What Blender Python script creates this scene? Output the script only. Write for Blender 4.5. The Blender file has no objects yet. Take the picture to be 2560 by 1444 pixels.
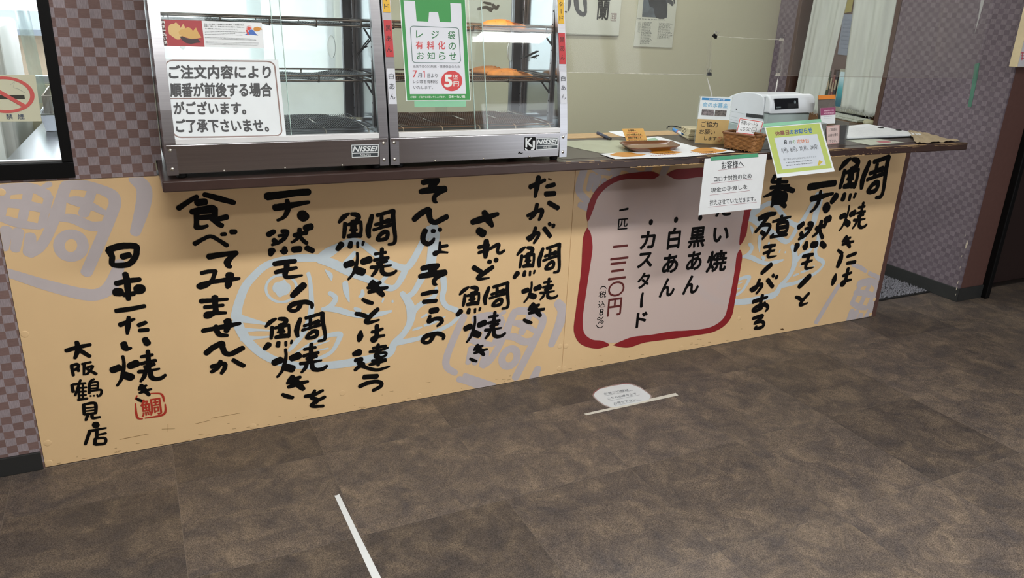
import bpy, bmesh, math, random
from mathutils import Vector, Matrix

random.seed(7)
SC = bpy.context.scene
COL = SC.collection

# ------------------------------------------------------------------ camera
CAM = Vector((0.0, -2.46, 1.3954))
YAW, PITCH, ROLL, FPX = 0.463100, -0.347147, 0.0427577, 1918.34
_f = Vector((math.sin(YAW) * math.cos(PITCH), math.cos(YAW) * math.cos(PITCH), math.sin(PITCH)))
_r = Vector((math.cos(YAW), -math.sin(YAW), 0.0))
_u = _r.cross(_f)
RT = _r * math.cos(ROLL) + _u * math.sin(ROLL)
UP = _u * math.cos(ROLL) - _r * math.sin(ROLL)
FW = _f
cd = bpy.data.cameras.new('camera')
cd.sensor_width = 36.0
cd.lens = FPX / 2560.0 * 36.0
cd.clip_start = 0.02
cam = bpy.data.objects.new('camera', cd)
COL.objects.link(cam)
cam.matrix_world = Matrix(((RT.x, UP.x, -FW.x, CAM.x), (RT.y, UP.y, -FW.y, CAM.y), (RT.z, UP.z, -FW.z, CAM.z), (0, 0, 0, 1)))
SC.camera = cam

# ------------------------------------------------------------------ world, view
SC.view_settings.view_transform = 'Standard'
SC.view_settings.look = 'None'
SC.view_settings.gamma = 1.0
SC.view_settings.use_curve_mapping = False
SC.view_settings.exposure = 0.0
w = bpy.data.worlds.new('overcast_sky')
SC.world = w
w.use_nodes = True
bg = w.node_tree.nodes['Background']
bg.inputs[0].default_value = (0.90, 0.95, 1.0, 1)
bg.inputs[1].default_value = 3.0


def area(name, loc, target, sx, sy, power, color=(1, 1, 1)):
    l = bpy.data.lights.new(name, 'AREA')
    l.shape = 'RECTANGLE'
    l.size, l.size_y = sx, sy
    l.energy = power
    l.color = color
    o = bpy.data.objects.new(name, l)
    COL.objects.link(o)
    o.location = loc
    d = Vector(target) - Vector(loc)
    o.rotation_euler = d.to_track_quat('-Z', 'Y').to_euler()
    return o


# daylight entering by the shop front behind the viewer and by the kitchen's back window, plus an added side fill
area('daylight_shop_front', (4.15, -5.12, 1.35), (3.0, 0, 0.9), 1.85, 2.2, 15, (0.90, 0.95, 1.0))
area('kitchen_side_fill', (-1.52, 0.75, 1.75), (0.9, 1.6, 1.1), 1.1, 1.15, 42, (0.92, 0.97, 1.0))  # added fill from the left, brightens the cream wall
area('daylight_kitchen_window', (-0.3, 1.72, 1.75), (0.3, 0.0, 0.9), 1.8, 1.1, 14, (0.92, 0.97, 1.0))


# ------------------------------------------------------------------ pixel helpers (photo frame 2560x1444)
def ray(px, py):
    return FW * FPX + RT * (px - 1280.0) - UP * (py - 722.0)


def atY(px, py, y):
    d = ray(px, py)
    return CAM + d * ((y - CAM.y) / d.y)


def atX(px, py, x):
    d = ray(px, py)
    return CAM + d * ((x - CAM.x) / d.x)


def atZ(px, py, z):
    d = ray(px, py)
    return CAM + d * ((z - CAM.z) / d.z)


def plane(point, normal):
    P, N = Vector(point), Vector(normal).normalized()

    def fn(px, py, off=0.0):
        d = ray(px, py)
        Q = P + N * off
        return CAM + d * (((Q - CAM).dot(N)) / d.dot(N))
    fn.n = N
    return fn


# ------------------------------------------------------------------ mesh builder
class MB:
    def __init__(s):
        s.v, s.f, s.smooth = [], [], set()

    def add(s, verts, faces, smooth=False):
        n = len(s.v)
        s.v += [Vector(q) for q in verts]
        for q in faces:
            if smooth:
                s.smooth.add(len(s.f))
            s.f.append([i + n for i in q])
        return s

    def poly(s, pts):
        return s.add(pts, [list(range(len(pts)))])

    def box(s, x0, x1, y0, y1, z0, z1):
        return s.add([(x0, y0, z0), (x1, y0, z0), (x1, y1, z0), (x0, y1, z0), (x0, y0, z1), (x1, y0, z1), (x1, y1, z1), (x0, y1, z1)],
                     [(0, 3, 2, 1), (4, 5, 6, 7), (0, 1, 5, 4), (1, 2, 6, 5), (2, 3, 7, 6), (3, 0, 4, 7)])

    def bbox(s, x0, x1, y0, y1, z0, z1, b=0.003, seg=2, M=None):
        bm = bmesh.new()
        bmesh.ops.create_cube(bm, size=1.0)
        for q in bm.verts:
            q.co = Vector((x0 + (q.co.x + .5) * (x1 - x0), y0 + (q.co.y + .5) * (y1 - y0), z0 + (q.co.z + .5) * (z1 - z0)))
        bmesh.ops.bevel(bm, geom=bm.edges[:], offset=b, segments=seg, affect='EDGES', profile=0.5)
        return s.bm(bm, M)

    def bm(s, bm, M=None, smooth=False):
        bm.verts.ensure_lookup_table()
        bm.verts.index_update()
        s.add([(M @ q.co if M else q.co.copy()) for q in bm.verts], [[q.index for q in f.verts] for f in bm.faces], smooth)
        bm.free()
        return s

    def hexa(s, a, b):
        """bottom quad a, top quad b (same winding)"""
        return s.add(list(a) + list(b), [(0, 3, 2, 1), (4, 5, 6, 7), (0, 1, 5, 4), (1, 2, 6, 5), (2, 3, 7, 6), (3, 0, 4, 7)])

    def prism(s, pts, d):
        """extrude polygon pts (world) by vector d"""
        n = len(pts)
        pts = [Vector(q) for q in pts]
        d = Vector(d)
        s.add(pts + [q + d for q in pts], [list(range(n))[::-1], list(range(n, 2 * n))] + [(i, (i + 1) % n, n + (i + 1) % n, n + i) for i in range(n)])
        return s

    def tube(s, path, r, n=8, cap=True, closed=False):
        P = [Vector(q) for q in path]
        m = len(P)
        R = r if isinstance(r, (list, tuple)) else [r] * m
        base = len(s.v)
        prev = None
        verts = []
        for i in range(m):
            if closed:
                t = P[(i + 1) % m] - P[i - 1]
            else:
                t = P[min(i + 1, m - 1)] - P[max(i - 1, 0)]
            t.normalize()
            if prev is None:
                a = Vector((0, 0, 1)) if abs(t.z) < .9 else Vector((1, 0, 0))
                e = t.cross(a).normalized()
            else:
                e = (prev - t * prev.dot(t)).normalized()
            prev = e
            g = t.cross(e)
            for k in range(n):
                an = 2 * math.pi * k / n
                verts.append(P[i] + (e * math.cos(an) + g * math.sin(an)) * R[i])
        faces = []
        for i in range(m if closed else m - 1):
            for k in range(n):
                a, b = i * n + k, i * n + (k + 1) % n
                c, d = ((i + 1) % m) * n + (k + 1) % n, ((i + 1) % m) * n + k
                faces.append((a, b, c, d))
        s.add(verts, faces, True)
        if cap and not closed:
            s.add(verts[:n][::-1], [list(range(n))])
            s.add(verts[-n:], [list(range(n))])
        return s

    def cyl(s, p0, p1, r, n=16):
        return s.tube([p0, p1], r, n)

    def lathe(s, prof, c, n=24, axis='Z'):
        verts, faces = [], []
        m = len(prof)
        for k in range(n):
            a = 2 * math.pi * k / n
            for (r, h) in prof:
                if axis == 'Z':
                    verts.append((c[0] + r * math.cos(a), c[1] + r * math.sin(a), c[2] + h))
                else:
                    verts.append((c[0] + r * math.cos(a), c[1] - h, c[2] + r * math.sin(a)))
        for k in range(n):
            for i in range(m - 1):
                a, b = k * m + i, ((k + 1) % n) * m + i
                faces.append((a, b, b + 1, a + 1))
        return s.add(verts, faces, True)

    def grid(s, fn, nu, nv, smooth=True, close_u=False):
        verts = [fn(i / nu, j / nv) for j in range(nv + 1) for i in range(nu + 1)]
        W = nu + 1
        return s.add(verts, [(j * W + i, j * W + i + 1, (j + 1) * W + i + 1, (j + 1) * W + i) for j in range(nv) for i in range(nu)], smooth)


WT = {}


def obj(name, mb, mat, parent=None, kind=None, label=None):
    me = bpy.data.meshes.new(name)
    me.from_pydata([tuple(q) for q in mb.v], [], mb.f)
    if mb.smooth:
        me.polygons.foreach_set('use_smooth', [i in mb.smooth for i in range(len(mb.f))])
    me.update()
    me.validate()
    if mat is not None:
        me.materials.append(mat)
    o = bpy.data.objects.new(name, me)
    COL.objects.link(o)
    WT[o.name] = Vector((0, 0, 0))
    if parent is not None:
        o.parent = parent
        o.location = -WT[parent.name]
    if kind:
        o['kind'] = kind
    if label:
        o['label'] = label
    return o


def thing(name, label, cat, base=(0, 0, 0), group=None):
    o = bpy.data.objects.new(name, None)
    COL.objects.link(o)
    o.empty_display_size = .05
    o.location = base
    WT[o.name] = Vector(base)
    return tag(o, label, cat, group)


def tag(o, label, cat, group=None):
    o['label'] = label
    o['category'] = cat
    if group:
        o['group'] = group
    return o


def struct(name, mb, mat, parent=None):
    o = obj(name, mb, mat, parent)
    if parent is None:
        o['kind'] = 'structure'
    return o


# ------------------------------------------------------------------ materials
def lin(c):
    if isinstance(c, str):
        c = [int(c[i:i + 2], 16) / 255 for i in (0, 2, 4)]
    return tuple((q / 12.92 if q <= .04045 else ((q + .055) / 1.055) ** 2.4) for q in c) + (1,)


def node(nt, t, **kw):
    n = nt.nodes.new(t)
    for k, v in kw.items():
        if k.startswith('i_'):
            key = k[2:]
            n.inputs[int(key) if key.isdigit() else key].default_value = v
        else:
            setattr(n, k, v)
    return n


MATS = {}


def mat(name, color, rough=.5, metal=0.0, var=.06, scale=25, bump=0.0, bscale=None, stretch=None, spec=.5, rand=0.0, emit=None, coat=0.0):
    if name in MATS:
        return MATS[name]
    m = bpy.data.materials.new(name)
    m.use_nodes = True
    nt = m.node_tree
    b = nt.nodes['Principled BSDF']
    c = lin(color)
    b.inputs['Roughness'].default_value = rough
    b.inputs['Metallic'].default_value = metal
    b.inputs['Specular IOR Level'].default_value = spec
    b.inputs['Coat Weight'].default_value = coat
    tc = node(nt, 'ShaderNodeTexCoord')
    mp = node(nt, 'ShaderNodeMapping')
    if stretch:
        mp.inputs['Scale'].default_value = stretch
    nt.links.new(tc.outputs['Object'], mp.inputs[0])
    nz = node(nt, 'ShaderNodeTexNoise', i_Scale=scale, i_Detail=4.0)
    nt.links.new(mp.outputs[0], nz.inputs['Vector'])
    rp = node(nt, 'ShaderNodeMapRange', i_1=0.25, i_2=0.75, i_3=1 - var, i_4=1 + var)
    nt.links.new(nz.outputs[0], rp.inputs[0])
    hs = node(nt, 'ShaderNodeHueSaturation')
    hs.inputs['Color'].default_value = c
    val = rp.outputs[0]
    if rand:
        oi = node(nt, 'ShaderNodeObjectInfo')
        r2 = node(nt, 'ShaderNodeMapRange', i_3=1 - rand, i_4=1 + rand)
        nt.links.new(oi.outputs['Random'], r2.inputs[0])
        mu = node(nt, 'ShaderNodeMath', operation='MULTIPLY')
        nt.links.new(val, mu.inputs[0])
        nt.links.new(r2.outputs[0], mu.inputs[1])
        val = mu.outputs[0]
    nt.links.new(val, hs.inputs['Value'])
    nt.links.new(hs.outputs[0], b.inputs['Base Color'])
    if bump:
        n2 = nz
        if bscale:
            n2 = node(nt, 'ShaderNodeTexNoise', i_Scale=bscale, i_Detail=5.0)
            nt.links.new(mp.outputs[0], n2.inputs['Vector'])
        bp = node(nt, 'ShaderNodeBump', i_Strength=bump, i_Distance=.002)
        nt.links.new(n2.outputs[0], bp.inputs['Height'])
        nt.links.new(bp.outputs[0], b.inputs['Normal'])
    if emit:
        b.inputs['Emission Color'].default_value = lin(color)
        b.inputs['Emission Strength'].default_value = emit
    MATS[name] = m
    return m


def ink(color, rough=.55):
    return mat('ink_' + color, color, rough=rough, var=.02)


def clear(name, tint=(1, 1, 1), refl=.06, rough=.02, haze=0.0, hazecol=(.8, .8, .8), frost=False):
    """thin transparent sheet: see-through with fresnel reflection and an optional dull haze"""
    if name in MATS:
        return MATS[name]
    m = bpy.data.materials.new(name)
    m.use_nodes = True
    nt = m.node_tree
    nt.nodes.clear()
    out = node(nt, 'ShaderNodeOutputMaterial')
    tr = node(nt, 'ShaderNodeBsdfTransparent')
    tr.inputs[0].default_value = tint + (1,)
    gl = node(nt, 'ShaderNodeBsdfGlossy')
    gl.inputs['Roughness'].default_value = rough
    fr = node(nt, 'ShaderNodeFresnel', i_IOR=1.45)
    ge = node(nt, 'ShaderNodeMath', operation='MULTIPLY', i_1=refl / .04 * .5)
    nt.links.new(fr.outputs[0], ge.inputs[0])
    ge.use_clamp = True
    mx = node(nt, 'ShaderNodeMixShader')
    nt.links.new(ge.outputs[0], mx.inputs[0])
    src = tr.outputs[0]
    if haze:
        df = node(nt, 'ShaderNodeBsdfTranslucent' if frost else 'ShaderNodeBsdfDiffuse')
        df.inputs[0].default_value = hazecol + (1,)
        mh = node(nt, 'ShaderNodeMixShader')
        nz = node(nt, 'ShaderNodeTexNoise', i_Scale=5.0, i_Detail=4.0)
        tc = node(nt, 'ShaderNodeTexCoord')
        nt.links.new(tc.outputs['Object'], nz.inputs['Vector'])
        rp = node(nt, 'ShaderNodeMapRange', i_1=.3, i_2=.7, i_3=haze * .75, i_4=haze * 1.25)
        nt.links.new(nz.outputs[0], rp.inputs[0])
        nt.links.new(rp.outputs[0], mh.inputs[0])
        nt.links.new(tr.outputs[0], mh.inputs[1])
        nt.links.new(df.outputs[0], mh.inputs[2])
        src = mh.outputs[0]
    nt.links.new(src, mx.inputs[1])
    nt.links.new(gl.outputs[0], mx.inputs[2])
    nt.links.new(mx.outputs[0], out.inputs[0])
    MATS[name] = m
    return m


def checker_mat(name, light, dark, axis, ch=.0275, cv=.0247, ox=0.0, oz=0.0, contrast=1.0):
    """woven chequered wallpaper, printed pattern with vertical / horizontal threads"""
    m = bpy.data.materials.new(name)
    m.use_nodes = True
    nt = m.node_tree
    b = nt.nodes['Principled BSDF']
    b.inputs['Roughness'].default_value = .6
    b.inputs['Specular IOR Level'].default_value = .25
    tc = node(nt, 'ShaderNodeTexCoord')
    sp = node(nt, 'ShaderNodeSeparateXYZ')
    nt.links.new(tc.outputs['Object'], sp.inputs[0])

    def cell(out, size, off):
        a = node(nt, 'ShaderNodeMath', operation='ADD', i_1=off + 40 * size)
        nt.links.new(out, a.inputs[0])
        d = node(nt, 'ShaderNodeMath', operation='DIVIDE', i_1=size)
        nt.links.new(a.outputs[0], d.inputs[0])
        f = node(nt, 'ShaderNodeMath', operation='FLOOR')
        nt.links.new(d.outputs[0], f.inputs[0])
        return f.outputs[0]
    a = cell(sp.outputs[axis], ch, ox)
    c = cell(sp.outputs[2], cv, oz)
    s = node(nt, 'ShaderNodeMath', operation='ADD')
    nt.links.new(a, s.inputs[0])
    nt.links.new(c, s.inputs[1])
    md = node(nt, 'ShaderNodeMath', operation='MODULO', i_1=2.0)
    nt.links.new(s.outputs[0], md.inputs[0])
    wn = node(nt, 'ShaderNodeTexWhiteNoise', noise_dimensions='2D')
    cb = node(nt, 'ShaderNodeCombineXYZ')
    nt.links.new(a, cb.inputs[0])
    nt.links.new(c, cb.inputs[1])
    nt.links.new(cb.outputs[0], wn.inputs['Vector'])
    mapv = node(nt, 'ShaderNodeMapping')
    mapv.inputs['Scale'].default_value = (900, 900, 60)
    nt.links.new(tc.outputs['Object'], mapv.inputs[0])
    nv = node(nt, 'ShaderNodeTexNoise', i_Scale=1.0, i_Detail=2.0)
    nt.links.new(mapv.outputs[0], nv.inputs['Vector'])
    maph = node(nt, 'ShaderNodeMapping')
    maph.inputs['Scale'].default_value = (60, 60, 900)
    nt.links.new(tc.outputs['Object'], maph.inputs[0])
    nh = node(nt, 'ShaderNodeTexNoise', i_Scale=1.0, i_Detail=2.0)
    nt.links.new(maph.outputs[0], nh.inputs['Vector'])

    def shade(colr, nz, amt):
        r = node(nt, 'ShaderNodeMapRange', i_1=.3, i_2=.7, i_3=1 - amt, i_4=1 + amt)
        nt.links.new(nz.outputs[0], r.inputs[0])
        r2 = node(nt, 'ShaderNodeMapRange', i_3=.92, i_4=1.08)
        nt.links.new(wn.outputs[0], r2.inputs[0])
        mu = node(nt, 'ShaderNodeMath', operation='MULTIPLY')
        nt.links.new(r.outputs[0], mu.inputs[0])
        nt.links.new(r2.outputs[0], mu.inputs[1])
        h = node(nt, 'ShaderNodeHueSaturation')
        h.inputs['Color'].default_value = lin(colr)
        nt.links.new(mu.outputs[0], h.inputs['Value'])
        return h.outputs[0]
    mx = node(nt, 'ShaderNodeMix', data_type='RGBA')
    nt.links.new(md.outputs[0], mx.inputs[0])
    nt.links.new(shade(light, nv, .22), mx.inputs[6])
    nt.links.new(shade(dark, nh, .12), mx.inputs[7])
    nt.links.new(mx.outputs[2], b.inputs['Base Color'])
    return m


def glow(name, color, strength):
    m = bpy.data.materials.new(name)
    m.use_nodes = True
    b = m.node_tree.nodes['Principled BSDF']
    b.inputs['Base Color'].default_value = lin(color)
    b.inputs['Emission Color'].default_value = lin(color)
    b.inputs['Emission Strength'].default_value = strength
    return m


# ------------------------------------------------------------------ lettering helpers
_fc = bpy.data.curves.new('lettering_source', 'FONT')
_fc.resolution_u = 3
_fo = bpy.data.objects.new('lettering_source', _fc)
_tcache = {}


def text2d(s, bold=0.0):
    """glyph outlines of s, fitted to the unit square; bold is struck several times, a hair apart"""
    if s not in _tcache:
        _fc.body = s
        me = bpy.data.meshes.new_from_object(_fo)
        vs = [(v.co.x, v.co.y) for v in me.vertices]
        fs = [list(q.vertices) for q in me.polygons]
        bpy.data.meshes.remove(me)
        x0, x1 = min(v[0] for v in vs), max(v[0] for v in vs)
        y0, y1 = min(v[1] for v in vs), max(v[1] for v in vs)
        _tcache[s] = (vs, fs, x0, y0, max(x1 - x0, 1e-6), max(y1 - y0, 1e-6))
    vs, fs, x0, y0, dx, dy = _tcache[s]
    V, F = [], []
    b = bold * 1.0
    shifts = [(0, 0)] if b < .003 else ([(-b, 0), (b, 0), (0, b), (0, -b)] if b < .02 else [(-b, 0), (b, 0), (0, b), (0, -b), (-b * .7, b * .7), (b * .7, -b * .7), (b * .7, b * .7), (-b * .7, -b * .7)])
    for k, (sx, sy) in enumerate(shifts):
        n = len(V)
        V += [((v[0] + sx - x0 + b) / (dx + 2 * b), (v[1] + sy - y0 + b) / (dy + 2 * b), k * 2.4e-5) for v in vs]
        F += [[i + n for i in f] for f in fs]
    return V, F


def quad_map(q, u, v):
    """q = TL,TR,BR,BL ; u right, v up"""
    t = [q[0][i] * (1 - u) + q[1][i] * u for i in range(len(q[0]))]
    b = [q[3][i] * (1 - u) + q[2][i] * u for i in range(len(q[0]))]
    return [b[i] * (1 - v) + t[i] * v for i in range(len(t))]


def text_px(mb, s, q, pl, off=.0006, bold=0.0):
    """fit string s into a quad given in photo pixels, lying on plane pl"""
    vs, fs = text2d(s, bold)
    W = []
    for (u, v, e) in vs:
        p = quad_map(q, u, v)
        W.append(pl(p[0], p[1], off + e))
    return mb.add(W, fs)


def text_w(mb, s, q, bold=0.0):
    """fit string s into a quad of world points TL,TR,BR,BL"""
    vs, fs = text2d(s, bold)
    q = [Vector(a) for a in q]
    n = (q[2] - q[3]).cross(q[0] - q[3]).normalized()
    return mb.add([Vector(quad_map(q, u, v)) + n * e for (u, v, e) in vs], fs)


def box_q(x0, y0, x1, y1, c=(0, 0, 1)):
    """axis box in crop pixels -> photo quad"""
    f = lambda x, y: (c[0] + x / c[2], c[1] + y / c[2])
    return [f(x0, y0), f(x1, y0), f(x1, y1), f(x0, y1)]


def crop_pts(pts, c):
    return [(c[0] + p[0] / c[2], c[1] + p[1] / c[2]) + tuple(p[2:]) for p in pts]


def smooth_path(P, n=5):
    """catmull-rom through tuples"""
    if len(P) < 3:
        return P
    out = []
    for i in range(len(P) - 1):
        p0, p1, p2, p3 = P[max(i - 1, 0)], P[i], P[i + 1], P[min(i + 2, len(P) - 1)]
        for k in range(n):
            t = k / n
            out.append(tuple(.5 * (2 * b + (c - a) * t + (2 * a - 5 * b + 4 * c - d) * t * t + (3 * b - a - 3 * c + d) * t ** 3) for a, b, c, d in zip(p0, p1, p2, p3)))
    out.append(P[-1])
    return out


def stroke2d(pts, rough=.0, n=5, cap=6):
    """pts (x,y,width) -> outline verts and faces of a brush stroke"""
    if len(pts) == 1:
        pts = [pts[0], (pts[0][0] + pts[0][2] * .01, pts[0][1], pts[0][2])]
    P = smooth_path(pts, n)
    L, R, V, F = [], [], [], []
    m = len(P)
    dirs = []
    for i in range(m):
        dx = P[min(i + 1, m - 1)][0] - P[max(i - 1, 0)][0]
        dy = P[min(i + 1, m - 1)][1] - P[max(i - 1, 0)][1]
        l = math.hypot(dx, dy) or 1
        dirs.append((dx / l, dy / l))
    for i in range(m):
        dx, dy = dirs[i]
        x, y, w = P[i]
        a = w / 2 * (1 + random.uniform(-rough, rough))
        b = w / 2 * (1 + random.uniform(-rough, rough))
        V += [(x - dy * a, y + dx * a), (x + dy * b, y - dx * b)]
    for i in range(m - 1):
        F.append((2 * i, 2 * i + 1, 2 * i + 3, 2 * i + 2))
    for (i, sg) in ((0, -1), (m - 1, 1)):
        dx, dy = dirs[i]
        x, y, w = P[i]
        ring = [2 * i + 1]
        for k in range(1, cap):
            a = math.pi * k / cap - math.pi / 2
            r = w / 2 * (1 + random.uniform(-rough, rough))
            V.append((x + sg * dx * math.cos(a) * r * .8 - dy * math.sin(a) * r, y + sg * dy * math.cos(a) * r * .8 + dx * math.sin(a) * r))
            ring.append(len(V) - 1)
        ring.append(2 * i)
        F.append(ring if sg > 0 else ring[::-1])
    return V, F


SLAY = [0]


def stroke_px(mb, pts, pl, off=.0006, rough=0.0, c=None, n=5):
    V, F = stroke2d(pts, rough, n)
    W = []
    SLAY[0] = (SLAY[0] + 1) % 8
    for i, (x, y) in enumerate(V):
        if c:
            x, y = c[0] + x / c[2], c[1] + y / c[2]
        W.append(pl(x, y, off + SLAY[0] * 2.2e-5 + 1.6e-5 * min(i, len(V) - 11) / len(V)))
    return mb.add(W, F)


def fill_px(mb, pts, pl, off=.0006, c=None, smooth=0):
    """polygon in pixels, triangulated (may be concave)"""
    if smooth:
        Q = list(pts) + [pts[0]]
        pts = smooth_path(Q, smooth)[:-1]
    if c:
        pts = [(c[0] + p[0] / c[2], c[1] + p[1] / c[2]) for p in pts]
    from mathutils.geometry import tessellate_polygon
    tri = tessellate_polygon([[Vector((p[0], p[1], 0)) for p in pts]])
    return mb.add([pl(p[0], p[1], off) for p in pts], [list(t) for t in tri])


def dashes_px(mb, q, rows, pl, off=.0006, fill=.55, dens=26, ragged=.25):
    """small illegible print: rows of irregular dashes inside a pixel quad"""
    for r in range(rows):
        v1 = 1 - (r + .2) / rows
        v0 = 1 - (r + .2 + fill) / rows
        u = 0.0
        end = 1 - random.random() * ragged
        while u < end:
            wd = random.uniform(.35, .9) / dens
            pts = [quad_map(q, u, v1), quad_map(q, u + wd, v1 - random.uniform(0, .25) / rows), quad_map(q, u + wd, v0), quad_map(q, u, v0 + random.uniform(0, .2) / rows)]
            mb.add([pl(p[0], p[1], off) for p in pts], [(0, 3, 2, 1)])
            u += wd + random.uniform(.15, .5) / dens
    return mb


def sheet_px(mb, q, pl, off=0.0, th=.0008):
    """thin sheet of paper from a pixel quad on a plane"""
    a = [pl(p[0], p[1], off) for p in q]
    return mb.prism(a, -pl.n * th)

# ================================================================== STRUCTURE
ZC = 2.7
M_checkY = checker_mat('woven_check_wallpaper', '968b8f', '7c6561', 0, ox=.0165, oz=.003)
M_checkX = checker_mat('woven_check_wallpaper_side', '72686f', '625860', 1, ox=.012, oz=.003)  # same wallpaper, the right wall's dimmer light put into darker, flatter colours
M_cream = mat('cream_wallpaper', 'bcbba2', rough=.7, var=.03, scale=220, bump=.12)
M_ceil = mat('ceiling_board', 'd8d6d0', rough=.8, var=.02)
M_brown = mat('brown_painted_wood', '5a3e38', rough=.5, var=.08, scale=40)
M_darkdoor = mat('dark_brown_door', '2a1d1b', rough=.45, var=.08, scale=30, stretch=(8, 8, .5))
M_base = mat('black_vinyl_baseboard', '2b2c2c', rough=.45, var=.06)
M_black = mat('black_aluminium', '060607', rough=.55, var=.05, spec=.2)
M_blackrub = mat('black_rubber', '0c0c0c', rough=.7, var=.05)
M_alu = mat('window_aluminium', 'b9bec2', rough=.35, metal=.9, var=.03)
M_plainwall = mat('shop_wall_paint', 'cfc9bd', rough=.8, var=.02)


def tile_material():
    m = bpy.data.materials.new('stone_vinyl_tile')
    m.use_nodes = True
    nt = m.node_tree
    b = nt.nodes['Principled BSDF']
    tc = node(nt, 'ShaderNodeTexCoord')
    oi = node(nt, 'ShaderNodeObjectInfo')
    vm = node(nt, 'ShaderNodeVectorMath', operation='SCALE')
    cb = node(nt, 'ShaderNodeCombineXYZ')
    nt.links.new(oi.outputs['Random'], cb.inputs[0])
    nt.links.new(oi.outputs['Random'], cb.inputs[1])
    nt.links.new(cb.outputs[0], vm.inputs[0])
    vm.inputs['Scale'].default_value = 37.0
    ad = node(nt, 'ShaderNodeVectorMath', operation='ADD')
    nt.links.new(tc.outputs['Object'], ad.inputs[0])
    nt.links.new(vm.outputs[0], ad.inputs[1])
    big = node(nt, 'ShaderNodeTexNoise', i_Scale=9.0, i_Detail=8.0, i_Roughness=.68, i_Distortion=.6)
    nt.links.new(ad.outputs[0], big.inputs['Vector'])
    cr = node(nt, 'ShaderNodeValToRGB')
    e = cr.color_ramp.elements
    e[0].position, e[0].color = .32, lin('4a4442')
    e[1].position, e[1].color = .68, lin('766859')
    e2 = e.new(.5)
    e2.color = lin('5d534b')
    nt.links.new(big.outputs[0], cr.inputs[0])
    fine = node(nt, 'ShaderNodeTexNoise', i_Scale=300.0, i_Detail=2.0, i_Roughness=.6, i_Distortion=.8)
    nt.links.new(ad.outputs[0], fine.inputs['Vector'])
    fr = node(nt, 'ShaderNodeMapRange', i_1=.36, i_2=.68, i_3=.55, i_4=1.75)
    nt.links.new(fine.outputs[0], fr.inputs[0])
    med = node(nt, 'ShaderNodeTexNoise', i_Scale=42.0, i_Detail=4.0, i_Distortion=1.2)
    nt.links.new(ad.outputs[0], med.inputs['Vector'])
    mr = node(nt, 'ShaderNodeMapRange', i_1=.35, i_2=.65, i_3=.9, i_4=1.1)
    nt.links.new(med.outputs[0], mr.inputs[0])
    rr = node(nt, 'ShaderNodeMapRange', i_3=.80, i_4=1.2)
    nt.links.new(oi.outputs['Random'], rr.inputs[0])
    m1 = node(nt, 'ShaderNodeMath', operation='MULTIPLY')
    m2 = node(nt, 'ShaderNodeMath', operation='MULTIPLY')
    nt.links.new(fr.outputs[0], m1.inputs[0])
    nt.links.new(rr.outputs[0], m1.inputs[1])
    nt.links.new(m1.outputs[0], m2.inputs[0])
    nt.links.new(mr.outputs[0], m2.inputs[1])
    hs = node(nt, 'ShaderNodeHueSaturation')
    nt.links.new(cr.outputs[0], hs.inputs['Color'])
    nt.links.new(m2.outputs[0], hs.inputs['Value'])
    nt.links.new(hs.outputs[0], b.inputs['Base Color'])
    b.inputs['Roughness'].default_value = .5
    b.inputs['Specular IOR Level'].default_value = .35
    bp = node(nt, 'ShaderNodeBump', i_Strength=.35, i_Distance=.0015)
    nt.links.new(fine.outputs[0], bp.inputs['Height'])
    nt.links.new(bp.outputs[0], b.inputs['Normal'])
    return m


M_tile = tile_material()
M_grout = mat('tile_seam', '82766a', rough=.8, var=.1)

floor = struct('floor', MB().box(-2.4, 5.8, -5.3, 2.9, -.08, -.00075), M_grout)
TX0, TY0, TP = .444, -.245, .449
g = .0006
tile_cache = {}
for i in range(-6, 12):
    for j in range(-1, 6):
        x0, x1 = TX0 + i * TP, TX0 + (i + 1) * TP
        y1, y0 = TY0 - j * TP, TY0 - (j + 1) * TP
        if x0 > 5.6 or x1 < -2.3:
            continue
        if j == -1 and x0 < 3.12:
            y1 = -.002
        t = MB().bbox(x0 + g, x1 - g, y0 + g, y1 - g, -.0007, 0, b=.00025, seg=1)
        o = obj('tile', t, M_tile, floor)

struct('ceiling', MB().box(-2.4, 5.8, -5.3, 2.9, ZC, ZC + .08), M_ceil)

# --- wall in line with the counter front, window opening on the left
WX0, WX1, WZ0, WZ1 = -1.25, -.163, .905, 1.95
mb = MB()
mb.box(-2.4, -.3685, .002, .12, 0, .8985)
mb.box(-2.4, -.163, .002, .12, .8985, WZ0)
mb.box(-2.4, WX0, .002, .12, WZ0, ZC)
mb.box(WX0, WX1, .002, .12, WZ1, ZC)
mb.box(WX1, .0455, .002, .12, .8985, .9425)
mb.box(WX1, .064, .002, .12, .9425, ZC)
struct('wall_front', mb, M_checkY)
struct('wall_front_lower', MB().box(-.368, .0445, .014, .12, 0, .898), M_brown)
struct('wall_header', MB().box(.045, 3.945, .03, .12, 2.05, ZC), M_plainwall)

# --- black framed window with a no smoking sign
win = bpy.data.objects.new('window_1', None)
COL.objects.link(win)
win['kind'] = 'structure'
WT[win.name] = Vector()
obj('frame_rail', MB().bbox(WX0, WX1, -.008, .05, WZ0, .949, b=.002), M_black, win)
obj('frame_rail', MB().bbox(WX0, WX1, -.008, .05, WZ1 - .045, WZ1, b=.002), M_black, win)
obj('frame_stile', MB().bbox(-.1905, WX1, -.009, .05, .9495, WZ1 - .0455, b=.002), M_black, win)
obj('frame_stile', MB().bbox(WX0, WX0 + .045, -.009, .05, .9495, WZ1 - .0455, b=.002), M_black, win)
obj('glazing_bead', MB().box(WX0 + .05, -.191, .005, .03, .9495, .9555), M_alu, win)
M_glass = clear('window_glass', refl=.03)
obj('pane', MB().box(WX0 + .045, -.191, .018, .022, .9555, WZ1 - .046), M_glass, win)

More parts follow.
